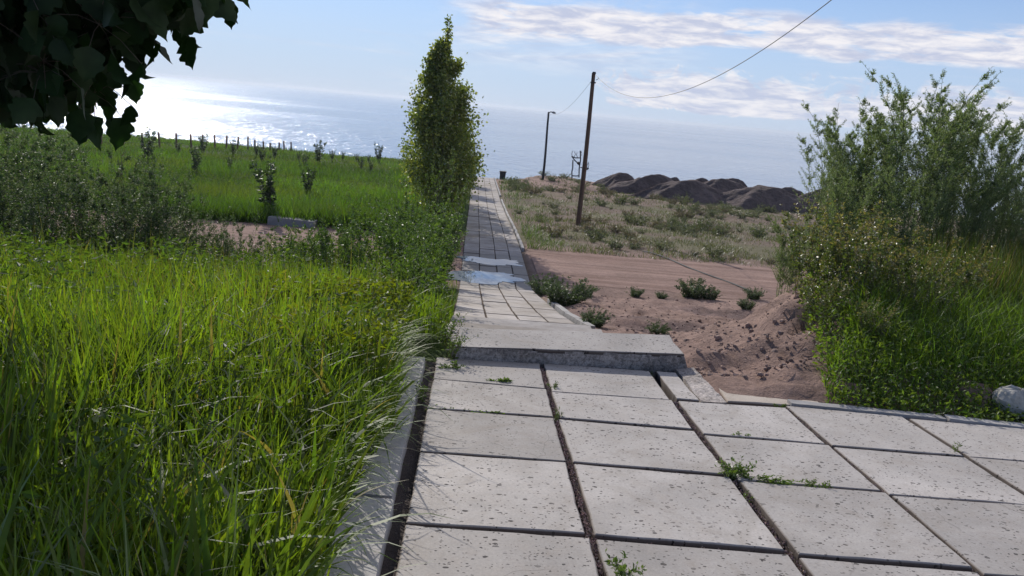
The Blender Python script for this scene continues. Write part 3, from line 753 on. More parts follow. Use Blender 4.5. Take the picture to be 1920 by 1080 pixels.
    tag(m.obj('grass', M_GRASS), 'pale dry and green blades arching over the left kerb stones', 'grass', kind='stuff')
left_grass()
def field_grass():
    m = MB()
    n = 95000; y = 23.6 + 58 * RNG.random(n) ** 1.25; x = -y * .62 * RNG.random(n) - .35
    k = (x > -60) & (y < edgeY(x) - .3); x, y = x[k], y[k]; n = len(x)
    cl = fbm(x * .25, y * .25, 3)
    c = gcol(n, (.075, .145, .024)) * (0.45 + 1.1 * fbm(x * .16 + 9, y * .12, 3))[:, None] * (.6 + .8 * fbm(x * .9, y * .6, 3))[:, None]
    yel = sst(fbm(x * .22 + 70, y * .3, 3), .52, .66)[:, None]; c = c * (1 - .5 * yel) + np.array([.13, .16, .05]) * .5 * yel
    m.blades(np.stack([x, y, T(x, y, False) - .03], 1), RNG.uniform(.25, .62, n) * (.35 + 1.3 * cl) * (1 - .45 * sst(y, 52, 62)), RNG.uniform(0, 6.3, n), RNG.uniform(0, .4, n), RNG.uniform(.1, 1.2, n), (.014 + y * .0006) * RNG.uniform(.6, 1.5, n), c, 2)
    n2 = 30000; y2 = 23.8 + 50 * RNG.random(n2) ** 1.3; x2 = -y2 * .6 * RNG.random(n2) - .5; k = RNG.random(n2) < sst(fbm(x2 * .35 + 3, y2 * .25, 3), .46, .6); x2, y2 = x2[k], y2[k]; n2 = len(x2)
    D = RNG.normal(size=(n2, 3)); m.leaves(np.stack([x2, y2, T(x2, y2, False) + RNG.random(n2) * .55], 1), D, RNG.uniform(.06, .14, n2), RNG.uniform(.03, .07, n2), gcol(n2, (.075, .11, .03), .4))
    # darker, thicker margin at the road
    n = 9000; x = RNG.uniform(-16, -.6, n); y = 23.7 + 1.6 * RNG.random(n) ** 1.5 + .3 * np.sin(x)
    m.blades(np.stack([x, y, T(x, y, False) - .03], 1), RNG.uniform(.3, .8, n), RNG.uniform(0, 6.3, n), RNG.uniform(0, .4, n), RNG.uniform(.1, 1.0, n), .022 * RNG.uniform(.5, 1.5, n), gcol(n, (.06, .12, .02)), 2)
    tag(m.obj('field_grass', M_GRASS), 'bright green grass of the fenced field beyond the dirt road', 'grass', kind='stuff')
    # dry sparse grass on the sandy slope at the right
    m = MB(); n = 60000; y = 22.8 + 42 * RNG.random(n) ** 1.2; x = 1.7 + (y * .62 - 1.7) * RNG.random(n)
    cl = fbm(x * .8, y * .8, 3); k = (RNG.random(n) < .15 + 1.8 * sst(cl, .46, .62) * (1 - .6 * sst(y, 48, 58) * (1 - sst(x, 9, 14)))) & (y < edgeY(x)); x, y = x[k], y[k]; n = len(x)
    edge = (1 - sst(x - 1.7, .3, 2.2))[:, None] * (RNG.random((n, 1)) < .8)
    c = gcol(n, (.115, .125, .06)) * (1 - edge) + gcol(n, (.10, .15, .04)) * edge
    m.blades(np.stack([x, y, T(x, y, False) - .02], 1), RNG.uniform(.08, .24, n) * (1 + .9 * edge[:, 0]), RNG.uniform(0, 6.3, n), RNG.uniform(0, .8, n), RNG.uniform(.1, 1.2, n), (.006 + y * .0006) * RNG.uniform(.6, 1.5, n), c, 2)
    tag(m.obj('dry_grass', M_SAGE), 'sparse grey-green dry grass on the sandy slope right of the path', 'grass', kind='stuff')
field_grass()
def right_grass():
    m = MB(); n = 60000; y = 4.85 + 5.2 * RNG.random(n); x = 2.3 + 5.5 * RNG.random(n)
    lim = 2.55 + np.clip(y - 5.0, 0, 9) * .42 + .35 * (fbm(x * 1.5, y * 1.5, 2) - .5)
    k = (x > lim) & (y > 5.12 - .13 * (x - 2.3) + .1 * vn(x * 4, x * 0)) & vis(x, y); x, y = x[k], y[k]; n = len(x)
    h = RNG.uniform(.16, .52, n) * (.25 + .95 * sst(y, 4.9, 6.4)) * (.7 + .6 * fbm(x * 1.2, y * 1.2, 3))
    c = gcol(n, (.14, .23, .035), .3)
    m.blades(np.stack([x, y, T(x, y, False) - .02], 1), h, RNG.uniform(0, 6.3, n), RNG.uniform(0, .4, n), RNG.uniform(.2, 1.4, n), .008 * RNG.uniform(.6, 1.4, n), c, 3)
    # taller reed-like grass further right
    n = 9000; y = RNG.uniform(6.9, 9.6, n); x = y * (.47 + .30 * RNG.random(n)); h = RNG.uniform(.4, .85, n) * (.35 + .65 * sst(x / y, .5, .62))
    k = x > 3.3; x, y, h = x[k], y[k], h[k]; n = len(x)
    m.blades(np.stack([x, y, T(x, y, False) - .02], 1), h, RNG.uniform(0, 6.3, n), RNG.uniform(0, .2, n), RNG.uniform(.0, .45, n), .009 * RNG.uniform(.6, 1.4, n), np.where((RNG.random(n) < .3)[:, None], gcol(n, (.14, .12, .06)), gcol(n, (.075, .12, .03))), 4)
    # low broad-leaved weeds at the foot
    n = 42000; y = 4.75 + 3.0 * RNG.random(n) ** 1.3; x = 2.45 + 4.6 * RNG.random(n)
    k = (x > 2.5 + .30 * (y - 5) + .3 * (fbm(x * 2, y * 2, 2) - .5)) & (y > 5.10 - .13 * (x - 2.3)); x, y = x[k], y[k]; n = len(x)
    P = np.stack([x, y, T(x, y, False) + RNG.random(n) ** 1.3 * .30 * (.35 + .65 * sst(y, 5.0, 6.2))], 1); D = RNG.normal(size=(n, 3)); D[:, 2] = np.abs(D[:, 2]) * .7
    m.leaves(P, D, RNG.uniform(.02, .055, n), RNG.uniform(.01, .026, n), gcol(n, (.13, .20, .035), .35))
    tag(m.obj('grass', M_GRASS), 'dense green grass and low weeds right of the paving', 'grass', kind='stuff')
right_grass()
# ---- poplars beside the path
def poplar(h, rad, nleaf, lw=.075):
    S, Lf = MB(), MB(); k = 12; zz = np.linspace(-.1, h * .93, k); pts = np.c_[np.cumsum(RNG.normal(size=k) * .03), np.cumsum(RNG.normal(size=k) * .03), zz]
    S.tube(pts, np.linspace(.09, .012, k), 7, (.15, .12, .09))
    nb = 95; allP = []; allD = []
    for b in range(nb):
        t = RNG.random() ** .85 * .93 + .02; z0 = t * h * .9; a = RNG.uniform(0, 6.283)
        prof_ = (1 - t) ** .82 * (1.0 if t > .12 else .75 + t * 2) * 1.05 + .05
        rr = rad * prof_ * RNG.uniform(.6, 1.1); up = RNG.uniform(.7, 1.3) * rr + .05 * h * (1 - t)
        p0 = np.array([np.interp(z0, zz, pts[:, 0]), np.interp(z0, zz, pts[:, 1]), z0])
        e = p0 + np.array([math.cos(a) * rr, math.sin(a) * rr, up]); mid = (p0 + e) / 2 + np.array([math.cos(a) * rr * .18, math.sin(a) * rr * .18, -up * .12])
        tt = np.linspace(0, 1, 5)[:, None]; bp = (1 - tt) ** 2 * p0 + 2 * tt * (1 - tt) * mid + tt ** 2 * e
        S.tube(bp, np.linspace(.018, .004, 5), 4, (.15, .13, .09))
        n = int(nleaf / nb); t2 = RNG.uniform(.12, 1.05, n)[:, None]; P = (1 - t2) ** 2 * p0 + 2 * t2 * (1 - t2) * mid + t2 ** 2 * e + RNG.normal(size=(n, 3)) * (.05 + .10 * (1 - t)) * rad
        allP.append(P); D = RNG.normal(size=(n, 3)); D[:, 2] -= .2; allD.append(D)
    P = np.concatenate(allP); D = np.concatenate(allD); n = len(P)
    c = np.where((RNG.random(n) < .35)[:, None], np.array([.30, .32, .08]), np.array([.16, .21, .05])) * RNG.uniform(.7, 1.35, (n, 1))
    nt_ = 260; tz_ = RNG.uniform(.80, 1.0, nt_); P2 = np.stack([np.interp(tz_ * h, zz, pts[:, 0]), np.interp(tz_ * h, zz, pts[:, 1]), tz_ * h], 1) + RNG.normal(size=(nt_, 3)) * np.array([1, 1, .5]) * (.03 + .35 * (1.02 - tz_))[:, None]
    P = np.concatenate([P, P2]); D = np.concatenate([D, RNG.normal(size=(nt_, 3))]); n = len(P); c = np.concatenate([c, c[:nt_]])
    Lf.leaves(P, D, RNG.uniform(.8, 1.3, n) * lw, RNG.uniform(.7, 1.1, n) * lw * .8, c)
    return S, Lf
def poplars():
    xs = [(-1.12, 25.6, 6.45, 1.40, 34000, 'tall columnar poplar with pointed top rising above the horizon beside the path'),
          (-1.25, 33.0, 4.3, 1.4, 9000, 'shorter poplar directly behind the tall pointed one on the left edge of the path'),
          (-1.15, 29.4, 4.9, 1.35, 9000, 'poplar close behind the tall pointed one, mostly hidden by it'), (-1.3, 36.2, 4.0, 1.3, 7000, 'poplar in the middle of the row, half hidden behind the nearer crowns'),
          (-1.2, 39.5, 3.6, 1.2, 5500, 'third poplar of the row going away along the path, behind the tall one'),
          (-1.1, 46.0, 3.4, 1.2, 4500, 'fourth poplar of the row going away along the path'),
          (-1.0, 53.0, 3.0, 1.2, 4000, 'farthest poplar of the row, at the end of the path')]
    for x, y, h, r, n, l in xs:
        sl = poplar(h, r, n, .10 if y < 30 else .13)
        plant('poplar_tree', (x, y, Tz(x, y)), l, 'tree', 'poplars along the left edge of the path', sl, M_LEAF, parts=('trunk', 'crown'))
poplars()
# ---- broad-leaved tree at the top left
def broad_leaf(L, col, mb, P, D, Nn):
    # softly lobed hanging leaf: curved midrib, folded blade, curled tip
    st = np.array([0, .06, .16, .28, .38, .48, .58, .68, .78, .88, .96, 1.08]); hw = np.array([.02, .22, .40, .43, .34, .41, .37, .24, .22, .12, .05, 0.0])
    S = np.cross(D, Nn); p = P.copy(); curl = RNG.uniform(-.3, 1.1); fold = RNG.uniform(.05, .5); ang = 0.0; V = []; tw = RNG.normal() * .35
    for i, (t, w_) in enumerate(zip(st, hw)):
        if i: ang = curl * t * t; dd = D * math.cos(ang) + Nn * math.sin(ang); p = p + dd * (t - st[i - 1]) * L
        else: dd = D
        nn = Nn * math.cos(ang) - D * math.sin(ang); sd = S * math.cos(tw * t) + nn * math.sin(tw * t)
        wl = w_ * L * RNG.uniform(.88, 1.1); wr = w_ * L * RNG.uniform(.88, 1.1)
        V += [p - sd * wl - nn * wl * fold + dd * wl * .12, p, p + sd * wr - nn * wr * fold + dd * wr * .12]
    q = [(3 * i + a_, 3 * i + a_ + 1, 3 * i + a_ + 4, 3 * i + a_ + 3) for i in range(len(st) - 1) for a_ in (0, 1)]
    mb.add(np.array(V), q, None, col)
def big_tree():
    loc = np.array([-3.95, 4.6, Tz(-3.95, 4.6)])
    root = empty('broadleaf_tree', loc, 'dark broad-leaved tree with lobed leaves hanging into the top left corner', 'tree')
    S, Lf = MB(), MB()
    S.tube([(0, 0, -.1), (.05, .02, .8), (.0, .05, 1.8), (.1, 0, 3.0), (.05, .1, 4.4)], [.14, .12, .11, .08, .03], 9)
    # target: twig ends at places the photograph shows foliage, spread over depth 3.4 - 5.2 m
    cl = []
    def inside(px, py):
        # outline of the dark crown in the photograph
        bx = np.interp(py, [-900, -60, 0, 45, 70, 100, 125, 150, 200, 245, 275], [900, 520, 330, 278, 265, 215, 190, 178, 182, 165, 40]); return px < bx
    k = 0
    while k < 900:
        px = RNG.uniform(-500, 430); py = RNG.uniform(-520, 235); Y = RNG.uniform(3.1, 5.4)
        if not inside(px + 46, py + 34): continue
        lo = np.interp(px, [-750, 0, 150, 185, 300, 430], [185, 180, 172, 80, 25, -60])
        if py > lo - 30 * (Y < 4): continue
        cl.append(onY(px, py, Y) - loc); k += 1
    for _ in range(260):   # the part of the crown above the picture
        v = RNG.normal(size=3); v *= RNG.random() ** .4 / np.linalg.norm(v); p = np.array([0.2, .1, 3.6]) + v * np.array([2.3, 1.6, 1.3])
        if p[2] > 2.2: cl.append(p)
    for _ in range(300):   # unseen extra leaf clusters over and behind the viewer, added to block skylight
        v = RNG.normal(size=3); v *= RNG.random() ** .4 / np.linalg.norm(v); p = np.array([-2.6, .6, 3.7]) + v * np.array([2.0, 2.6, 1.1])
        if p[2] > 2.5 + .16 * max(p[1], 0): cl.append(p - loc)
    # a few twigs that reach right at the top
    for px, py, Y in [(352, -22, 3.6), (362, -40, 3.7), (305, 12, 3.7), (270, 25, 3.7), (255, 50, 3.8), (208, 90, 3.7), (196, 100, 3.8), (178, 150, 3.6), (175, 175, 3.7), (392, -62, 3.7), (330, -30, 3.7), (300, -10, 3.6), (345, 8, 3.9), (392, -34, 3.8), (318, 20, 3.7), (280, 10, 3.9), (290, 30, 3.8), (232, 55, 3.6), (245, 40, 4.0), (215, 70, 3.7), (160, 160, 3.6), (165, 130, 3.8), (140, 175, 3.9), (60, 175, 3.8), (100, 170, 3.7), (20, 170, 3.8), (130, 178, 3.9)]:
        cl.append(onY(px, py, Y) - loc)
    trunk_pts = np.array([(.0, .05, 1.9), (.08, 0, 2.6), (.08, .05, 3.3), (.05, .1, 4.0)])
    for i, p in enumerate(cl):
        tp = trunk_pts[np.argmin(np.abs(trunk_pts[:, 2] - (p[2] + .5)))]
        if i % 4 == 0 or i >= len(cl) - 17:
            mid = (tp + p) / 2 + np.array([0, 0, .35]); tt = np.linspace(0, 1, 7)[:, None]
            bp = (1 - tt) ** 2 * tp + 2 * tt * (1 - tt) * mid + tt ** 2 * p; S.tube(bp, np.linspace(.022, .004, 7), 4)
        nl = 8 if i < len(cl) - 17 else 3
        for j in range(nl):
            q = p + np.clip(RNG.normal(size=3), -1.1, 1.1) * (.11 if nl == 8 else .03); D = np.array([RNG.normal() * .45 + .1, RNG.normal() * .45, -1.]); D /= np.linalg.norm(D)
            a = RNG.uniform(0, 6.283); Nn = np.array([math.cos(a), math.sin(a), .3]); Nn -= D * (Nn @ D); Nn /= np.linalg.norm(Nn)
            S.tube([p, (p + q) / 2 + np.array([0, 0, .015]), q], .0016, 3)
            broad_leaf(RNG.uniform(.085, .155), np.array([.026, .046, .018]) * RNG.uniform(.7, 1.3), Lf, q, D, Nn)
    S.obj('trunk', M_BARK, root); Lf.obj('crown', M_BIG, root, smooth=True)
big_tree()
# ---- tall weeds at the left
def mk_weed_left(): return grow(2.05, 34, .26, .35, .060, .022, [(.05, .095, .03), (.07, .12, .04), (.14, .17, .10)], (.12, .13, .06), 85, 8, .22, .1, .004, .42, .12, .6)
def tall_weeds():
    protos = [mk_weed_left() for _ in range(3)]; roots = []
    pl = [(-5.4, 9.3, 1.0), (-4.75, 8.6, .94), (-4.3, 9.7, .96), (-3.75, 8.9, .80), (-5.9, 10.4, 1.02), (-3.9, 10.3, .84), (-6.7, 11.4, 1.12), (-3.3, 9.8, .62), (-5.1, 8.1, .80), (-2.95, 10.4, .60), (-5.0, 10.6, 1.0), (-5.7, 8.4, .86), (-6.2, 9.4, 1.0), (-4.45, 7.9, .62)]
    lab = ['tall small-leaved weed with whitish leaves at the left edge under the dark tree', 'small-leaved weed second from the left edge under the dark tree', 'tall dense weed right below the lowest leaves of the dark tree',
           'lower weed with pale leaves in front of the green field', 'tall weed at the far left edge behind the first ones', 'loose weed with dry tips in front of the dirt road', 'tallest and farthest weed at the left edge',
           'thin sparse weed between the tall left weeds and the dirt road', 'weed standing in the grass at the left edge, lowest of the clump', 'sparse brownish weed beside the dirt road, rightmost of the clump',
           'tall weed in the second row of the left clump, against the field', 'broad weed at the very left edge above the grass', 'tall weed cut by the left edge of the picture', 'short weed in front of the left clump, rising from the bright grass']
    for i, (x, y, s) in enumerate(pl):
        if i < 3: r = plant('tall_weed', (x, y, Tz(x, y)), lab[i], 'weed', 'tall weeds at the left edge', protos[i], M_SAGE); roots.append(r)
        else: r = copy_tree(roots[i % 3], (x, y, Tz(x, y)), RNG.uniform(0, 6)); r['label'] = lab[i]
        r.scale = (s, s, s)
    # thin dock stalk against the glitter
    SL = grow(2.45, 2, .05, .1, .02, .012, [(.10, .08, .05)], (.12, .09, .06), 40, 5, .12, .0, .006, .03, .45, .8)
    plant('dry_stalk', (-4.05, 9.5, Tz(-4.05, 9.5)), 'thin dry seed stalk standing against the sun glitter', 'weed', None, SL, M_SAGE)
tall_weeds()
# ---- weeds in the middle, left of the path
def mid_weeds():
    g1 = [(.08, .14, .03), (.06, .11, .03), (.12, .18, .045)]
    spots = [(-.62, 9.6, 1.15, 'lush weed touching the path where it drops behind the block'), (-.95, 10.6, 1.25, 'bushy weed left of the path just before the puddles'),
             (-1.5, 9.2, 1.0, 'dark green weed clump in the grass left of the path'), (-1.9, 10.4, 1.1, 'weed clump between the tall grass and the dirt road'), (-.75, 12.6, 1.5, 'tall weed left of the near puddle'),
             (-1.6, 12.3, 1.45, 'tall loose weed in front of the poplar foot'), (-2.4, 11.4, 1.05, 'pale seeding weed before the dirt road'), (-1.1, 14.6, 1.7, 'leafy weed at the poplar foot leaning over the path'),
             (-.55, 8.0, .75, 'low weed at the left end of the concrete block'), (-2.9, 12.6, .9, 'leftmost sparse weed at the near side of the dirt road'), (-.72, 16.4, 1.6, 'upright weed at the near side of the puddles')]
    protos = [grow(1.15, 36, .42, .25, .070, .024, g1, (.10, .13, .05), 52, 5, .28, .05, .0035, .20, .1, .6) for _ in range(3)]; roots = []
    for i, (x, y, s, l) in enumerate(spots):
        if i < 3: r = plant('weed', (x, y, Tz(x, y)), l, 'weed', 'weeds left of the path', protos[i], M_LEAF); roots.append(r)
        else: r = copy_tree(roots[i % 3], (x, y, Tz(x, y)), RNG.uniform(0, 6)); r['label'] = l
        r.scale = (s * .9, s * .9, s)
    # suckers with light green shoots leaning to the path from the poplar foot
    for x, y, h, l in [(-.62, 20.2, 3.0, 'slender young poplar shoot leaning towards the path'), (-1.25, 22.6, 2.6, 'light green shoots in front of the tall poplar'), (-1.9, 22.0, 2.0, 'lower light green shoots left of the tall poplar'), (-.55, 9.0, .9, 'yellow-green arching sprig leaning over the near path')]:
        SL = grow(h, 9 if h > 1 else 4, .22 if h > 1 else .6, .1, .085 if h > 1 else .04, .04 if h > 1 else .014, [(.10, .16, .03), (.08, .13, .03)], (.12, .12, .06), 55, 3, .2, .0, .008 if h > 1 else .003, .25 if h > 1 else .05, .1, .8)
        plant('young_shoots', (x, y, Tz(x, y)), l, 'plant', None, SL, M_LEAF)
mid_weeds()
# ---- right bushes
def right_bush():
    cols = [(.15, .22, .07), (.18, .25, .10), (.25, .29, .17)]
    protos = [grow(2.75, 15, .22, .80, .066, .015, cols, (.10, .11, .06), 135, 24, .20, .02, .006, .32, .06, .9, stagger=.25) for _ in range(3)]; roots = []
    spots = [(5.35, 9.6, 1.0, 'tallest feathery wormwood, its arching tips highest above the horizon'), (4.95, 10.2, .80, 'feathery wormwood at the left side of the right-hand thicket'), (6.1, 9.7, .84, 'feathery wormwood right of the tallest one'),
             (4.72, 9.9, .66, 'leftmost feathery wormwood leaning over the mounds'), (6.7, 9.9, .86, 'feathery wormwood near the right edge of the picture'), (5.6, 10.6, .86, 'feathery wormwood behind the tallest one'), (7.4, 10.4, .90, 'feathery wormwood cut by the right edge of the picture'),
             (5.0, 11.0, .86, 'feathery wormwood at the back left of the thicket'), (6.5, 10.9, .88, 'feathery wormwood at the back of the thicket'),
             (4.25, 8.9, .55, 'short wormwood at the left front foot of the thicket'), (4.9, 8.8, .60, 'short bushy wormwood in front of the tallest one'), (5.6, 8.9, .58, 'short wormwood in the front row, third from the left'),
             (6.3, 9.0, .62, 'short wormwood in the front row near the right edge'), (3.95, 9.4, .48, 'smallest wormwood, at the left tip of the thicket')]
    for i, (x, y, s, l) in enumerate(spots):
        if i < 3: r = plant('wormwood', (x, y, Tz(x, y)), l, 'bush', 'feathery wormwood thicket', protos[i], M_SAGE, RNG.uniform(0, 6)); roots.append(r)
        else: r = copy_tree(roots[i % 3], (x, y, Tz(x, y)), RNG.uniform(0, 6)); r['label'] = l
        r.scale = (s, s, s)
    # flowering weeds with brownish tips on the bank edge
    cols = [(.10, .14, .04), (.12, .15, .05)]; roots = []
    protos = [grow(1.0, 22, .45, .2, .05, .024, cols, (.14, .11, .06), 46, 5, .25, .0, .0035, .18, .1, .5, tipcol=(.22, .19, .09)) for _ in range(3)]
    spots = [(3.15, 7.0, 1.0, 'brown-tipped flowering weed at the crest of the dirt bank'), (3.45, 6.7, 1.0, 'brown-tipped flowering weed second from the crest of the dirt bank'), (3.7, 7.7, 1.1, 'brown-tipped flowering weed behind the bank crest'),
             (2.95, 6.35, .62, 'small brown-tipped weed on the slope of the dirt bank'), (3.75, 7.0, 1.0, 'brown-tipped flowering weed before the feathery wormwood'), (3.8, 6.4, .78, 'flowering weed with white specks in the green grass'), (3.2, 5.9, .5, 'low yellowish weed above the thin kerb'), (4.3, 6.9, .95, 'green weed among the tall right-hand grass')]
    for i, (x, y, s, l) in enumerate(spots):
        if i < 3: r = plant('flowering_weed', (x, y, Tz(x, y)), l, 'weed', 'flowering weeds on the bank', protos[i], M_LEAF); roots.append(r)
        else: r = copy_tree(roots[i % 3], (x, y, Tz(x, y)), RNG.uniform(0, 6)); r['label'] = l
        r.scale = (s, s, s)
right_bush()
# ---- low bushes by the road on the right
def low_bushes():
    cols = [(.075, .115, .055), (.095, .13, .075), (.06, .10, .04)]
    protos = [grow(.45, 70, 1.0, .1, .055, .022, cols, (.10, .10, .06), 26, 2, .3, 0, .003, .14, .05, .6, stagger=.4) for _ in range(3)]; roots = []
    sp = [((1300, 558), 1.25, 'rounded grey-green bush at the near edge of the dirt road'), ((1055, 572), 1.35, 'dark green bush right beside the kerb of the path'), ((1020, 552), 1.1, 'dark bush where the path kerb meets the dirt road'),
          ((1412, 560), .75, 'small grey-green bush where the dark cable on the road ends'), ((1190, 557), .6, 'small bush left of the rounded one at the road edge'), ((1112, 612), .62, 'small pale bush at the near end of the path kerb'),
          ((1095, 556), .8, 'green bush between the path kerb bush and the road'), ((1400, 580), .6, 'flat grey weed in front of the dark soil'), ((1240, 560), .45, 'tiny bush beside the rounded one at the road edge'), ((1232, 628), .4, 'yellowish low weed on the reddish soil behind the block'), ((1330, 562), .8, 'bush leaning against the rounded one at the road edge')]
    for i, (px, s, l) in enumerate(sp):
        p = at(*px)
        if i < 3: r = plant('low_bush', tuple(p), l, 'bush', 'low bushes beside the dirt road', protos[i], M_SAGE); roots.append(r)
        else: r = copy_tree(roots[i % 3], tuple(p), RNG.uniform(0, 6)); r['label'] = l
        r.scale = (s * 1.1, s * 1.1, s)
low_bushes()
# ---- sage shrubs over the sandy slope
def shrubs():
    protos = []
    pal = [[(.12, .14, .075), (.15, .165, .095)], [(.09, .12, .05), (.13, .15, .07)], [(.13, .105, .075), (.15, .13, .09)], [(.10, .13, .07), (.14, .155, .10)]]
    for k in range(4):
        protos.append(grow(.5, 26, 1.15, .05, .10, .035, pal[k], (.13, .11, .08), 12, 1, .3, 0, .006, .12, .1, .6, stagger=.4))
    me = []
    for S, L in protos: me.append((S.mesh('stem'), L.mesh('foliage')))
    for a, b in me: a.materials.append(M_STEM); b.materials.append(M_SAGE)
    n = 0; tries = 0; pos = []
    while n < 235 and tries < 9000:
        tries += 1; y = 23.6 + 41 * RNG.random() ** .85; x = RNG.uniform(2.0, y * .52)
        if y > edgeY(x) - .5: continue
        if y > 54 and x > 10: continue
        dens = float(fbm(np.array([x * .18]), np.array([y * .18]), 2)[0]); 
        if RNG.random() > .05 + 3.2 * (dens - .36): continue
        if any((x - a) ** 2 + (y - b) ** 2 < .18 for a, b in pos): continue
        if abs(x - 4.25) < .5 and 29.5 < y < 31.6: continue
        pos.append((x, y)); n += 1
        zone = 'on the crest of the rise near the lamp post' if y > 50 and x < 10 else ('in front of the earth mounds' if y > 43 else ('on the slope beside the leaning-shadow pole' if x < 8 and y > 27 else ('at the far edge of the dirt road' if y < 28 else 'in the middle of the sandy slope')))
        zone = zone.replace('the leaning-shadow pole', 'the tall bare pole')
        r = empty('dry_shrub', (x, y, Tz(x, y)), 'low grey-green dry shrub ' + zone, 'shrub', 'dry shrubs ' + zone, RNG.uniform(0, 6.28))
        s = (.35 + 1.15 * RNG.random() ** 1.6) * (.75 + .25 * min(1, (y - 20) / 25)); r.scale = (s * 1.15, s * 1.15, s)
        a, b = me[RNG.integers(0, 4)]
        for nm, d in (('stem', a), ('foliage', b)):
            o = bpy.data.objects.new(nm, d); COL.objects.link(o); o.parent = r
shrubs()
# ---- saplings in the field
def saplings():
    protos = [grow(1.6, 7, .30, .1, .17, .095, [(.035, .06, .03), (.05, .08, .035)], (.07, .05, .04), 30, 2, .3, .1, .012, .06, .3, .4, stagger=.4) for _ in range(3)]; roots = []
    sp = [(505, 412, 1.3, 'sapling with two dark leaf heads behind the concrete block'), (578, 372, 1.0, 'round dark sapling right of the two-headed one'), (368, 330, 1.1, 'dense dark sapling in the left part of the field'), (275, 308, 1.4, 'dark sapling nearest the left weeds'),
          (380, 292, 1.1, 'slim sapling just below the fence posts'), (597, 312, 1.3, 'tallest sapling standing against the lake'), (570, 318, .8, 'sapling left of the one standing against the lake'), (622, 304, .7, 'small sapling on the skyline right of the tallest one'),
          (437, 296, .9, 'small sapling below the middle fence posts'), (492, 308, .9, 'sapling leaning left below the last fence posts'), (515, 300, .8, 'small sapling at the right end of the fence'), (480, 296, .8, 'low sapling close under the fence'),
          (336, 292, .7, 'tiny sapling under the third group of posts'), (676, 322, .8, 'twin sapling in the right part of the field'), (695, 328, .7, 'low sapling near the poplar'), (642, 303, .6, 'short sapling on the skyline'), (710, 308, 1.2, 'slim upright sapling on the skyline next to the poplar'),
          (430, 322, .6, 'greenish low sapling in the middle of the field'), (690, 305, .5, 'low tuft-like sapling on the skyline'), (668, 306, .6, 'small sapling right of the short skyline one'), (560, 306, .6, 'small dark sapling left of the tall skyline one')]
    for i, (px, py, s, l) in enumerate(sp):
        p = at(px, py)
        if i < 3: r = plant('sapling', tuple(p), l, 'sapling', 'fruit saplings in the green field', protos[i], M_LEAF); roots.append(r)
        else: r = copy_tree(roots[i % 3], tuple(p), RNG.uniform(0, 6)); r['label'] = l
        r.scale = (s, s, s)
saplings()
# ---- weeds in the paving joints
def joint_weeds():
    cols = [(.09, .15, .035), (.12, .17, .05)]
    def w(px, h, n, ll, l, spread=1.1, stretch=(1, 1), rz=0, br=1):
        p = at_slab(*px); SL = grow(h, n, spread, .2, ll, ll * .42, cols, (.16, .12, .06), 14, br, .4, 0, .0016, .02, .05, .6)
        r = plant('joint_weed', tuple(p), l, 'weed', 'weeds growing in the paving joints', SL, M_LEAF, rz); r.scale = (stretch[0], stretch[1], 1)
    w((1385, 890), .13, 26, .030, 'largest weed tuft at the crossing of two paving joints', 1.2, (1.25, 1.0))
    w((1455, 905), .08, 22, .024, 'low spreading weed in the joint right of the largest tuft', 1.45, (2.2, .6))
    w((1530, 912), .09, 14, .024, 'right end weed of the green row in the wide joint', 1.3, (1.3, .7))
    w((1165, 1078), .14, 8, .038, 'upright weed at the bottom edge in the gravel joint', .7)
    w((935, 714), .07, 10, .035, 'bright green weed in the joint just before the block', 1.3, (1.8, .5))
    w((1035, 725), .08, 6, .026, 'small weed at the top of the gravel joint', 1.0)
    w((1045, 780), .09, 9, .024, 'weed strip in the gravel joint below the small one', 1.0, (.5, 1.8))
    w((905, 772), .06, 16, .026, 'trailing creeper across the second left slab', 1.45, (2.6, .5))
    w((820, 765), .05, 12, .022, 'trailing creeper at the kerb gap on the left', 1.4, (1.8, .6))
    w((1385, 815), .05, 11, .022, 'low weed on the slab joint above the largest tuft', 1.4, (1.6, .5))
    w((1790, 845), .12, 4, .020, 'thin sparse weed in the joint at the right', .9)
    w((850, 690), .10, 12, .028, 'weed at the left end of the concrete block front', 1.2, (1.5, .8))
    w((846, 672), .30, 18, .035, 'leafy weed rising at the left end of the concrete block', .8)
    w((835, 640), .38, 20, .035, 'dark green weed tuft behind the left end of the block', .8)
    w((790, 745), .16, 7, .03, 'upright grass-like weed in the kerb gap', .5)
    w((1215, 697), .04, 7, .016, 'tiny weed under the block at the second gravel joint', 1.3)
    w((1407, 930), .05, 6, .02, 'small weed hanging below the largest tuft', 1.2)
    w((1465, 757), .04, 8, .015, 'tiny dark weed on the front edge of the sandy slab', 1.3, (1.8, .6))
    w((865, 590), .0, 0, .02, '') if False else None
def at_slab(px, py):
    d = ray(px, py); t = (0 - CAM[2]) / (d[2] + .047 * d[1]); p = CAM + d * t; return np.array([p[0], p[1], p[2] - .006])
joint_weeds()
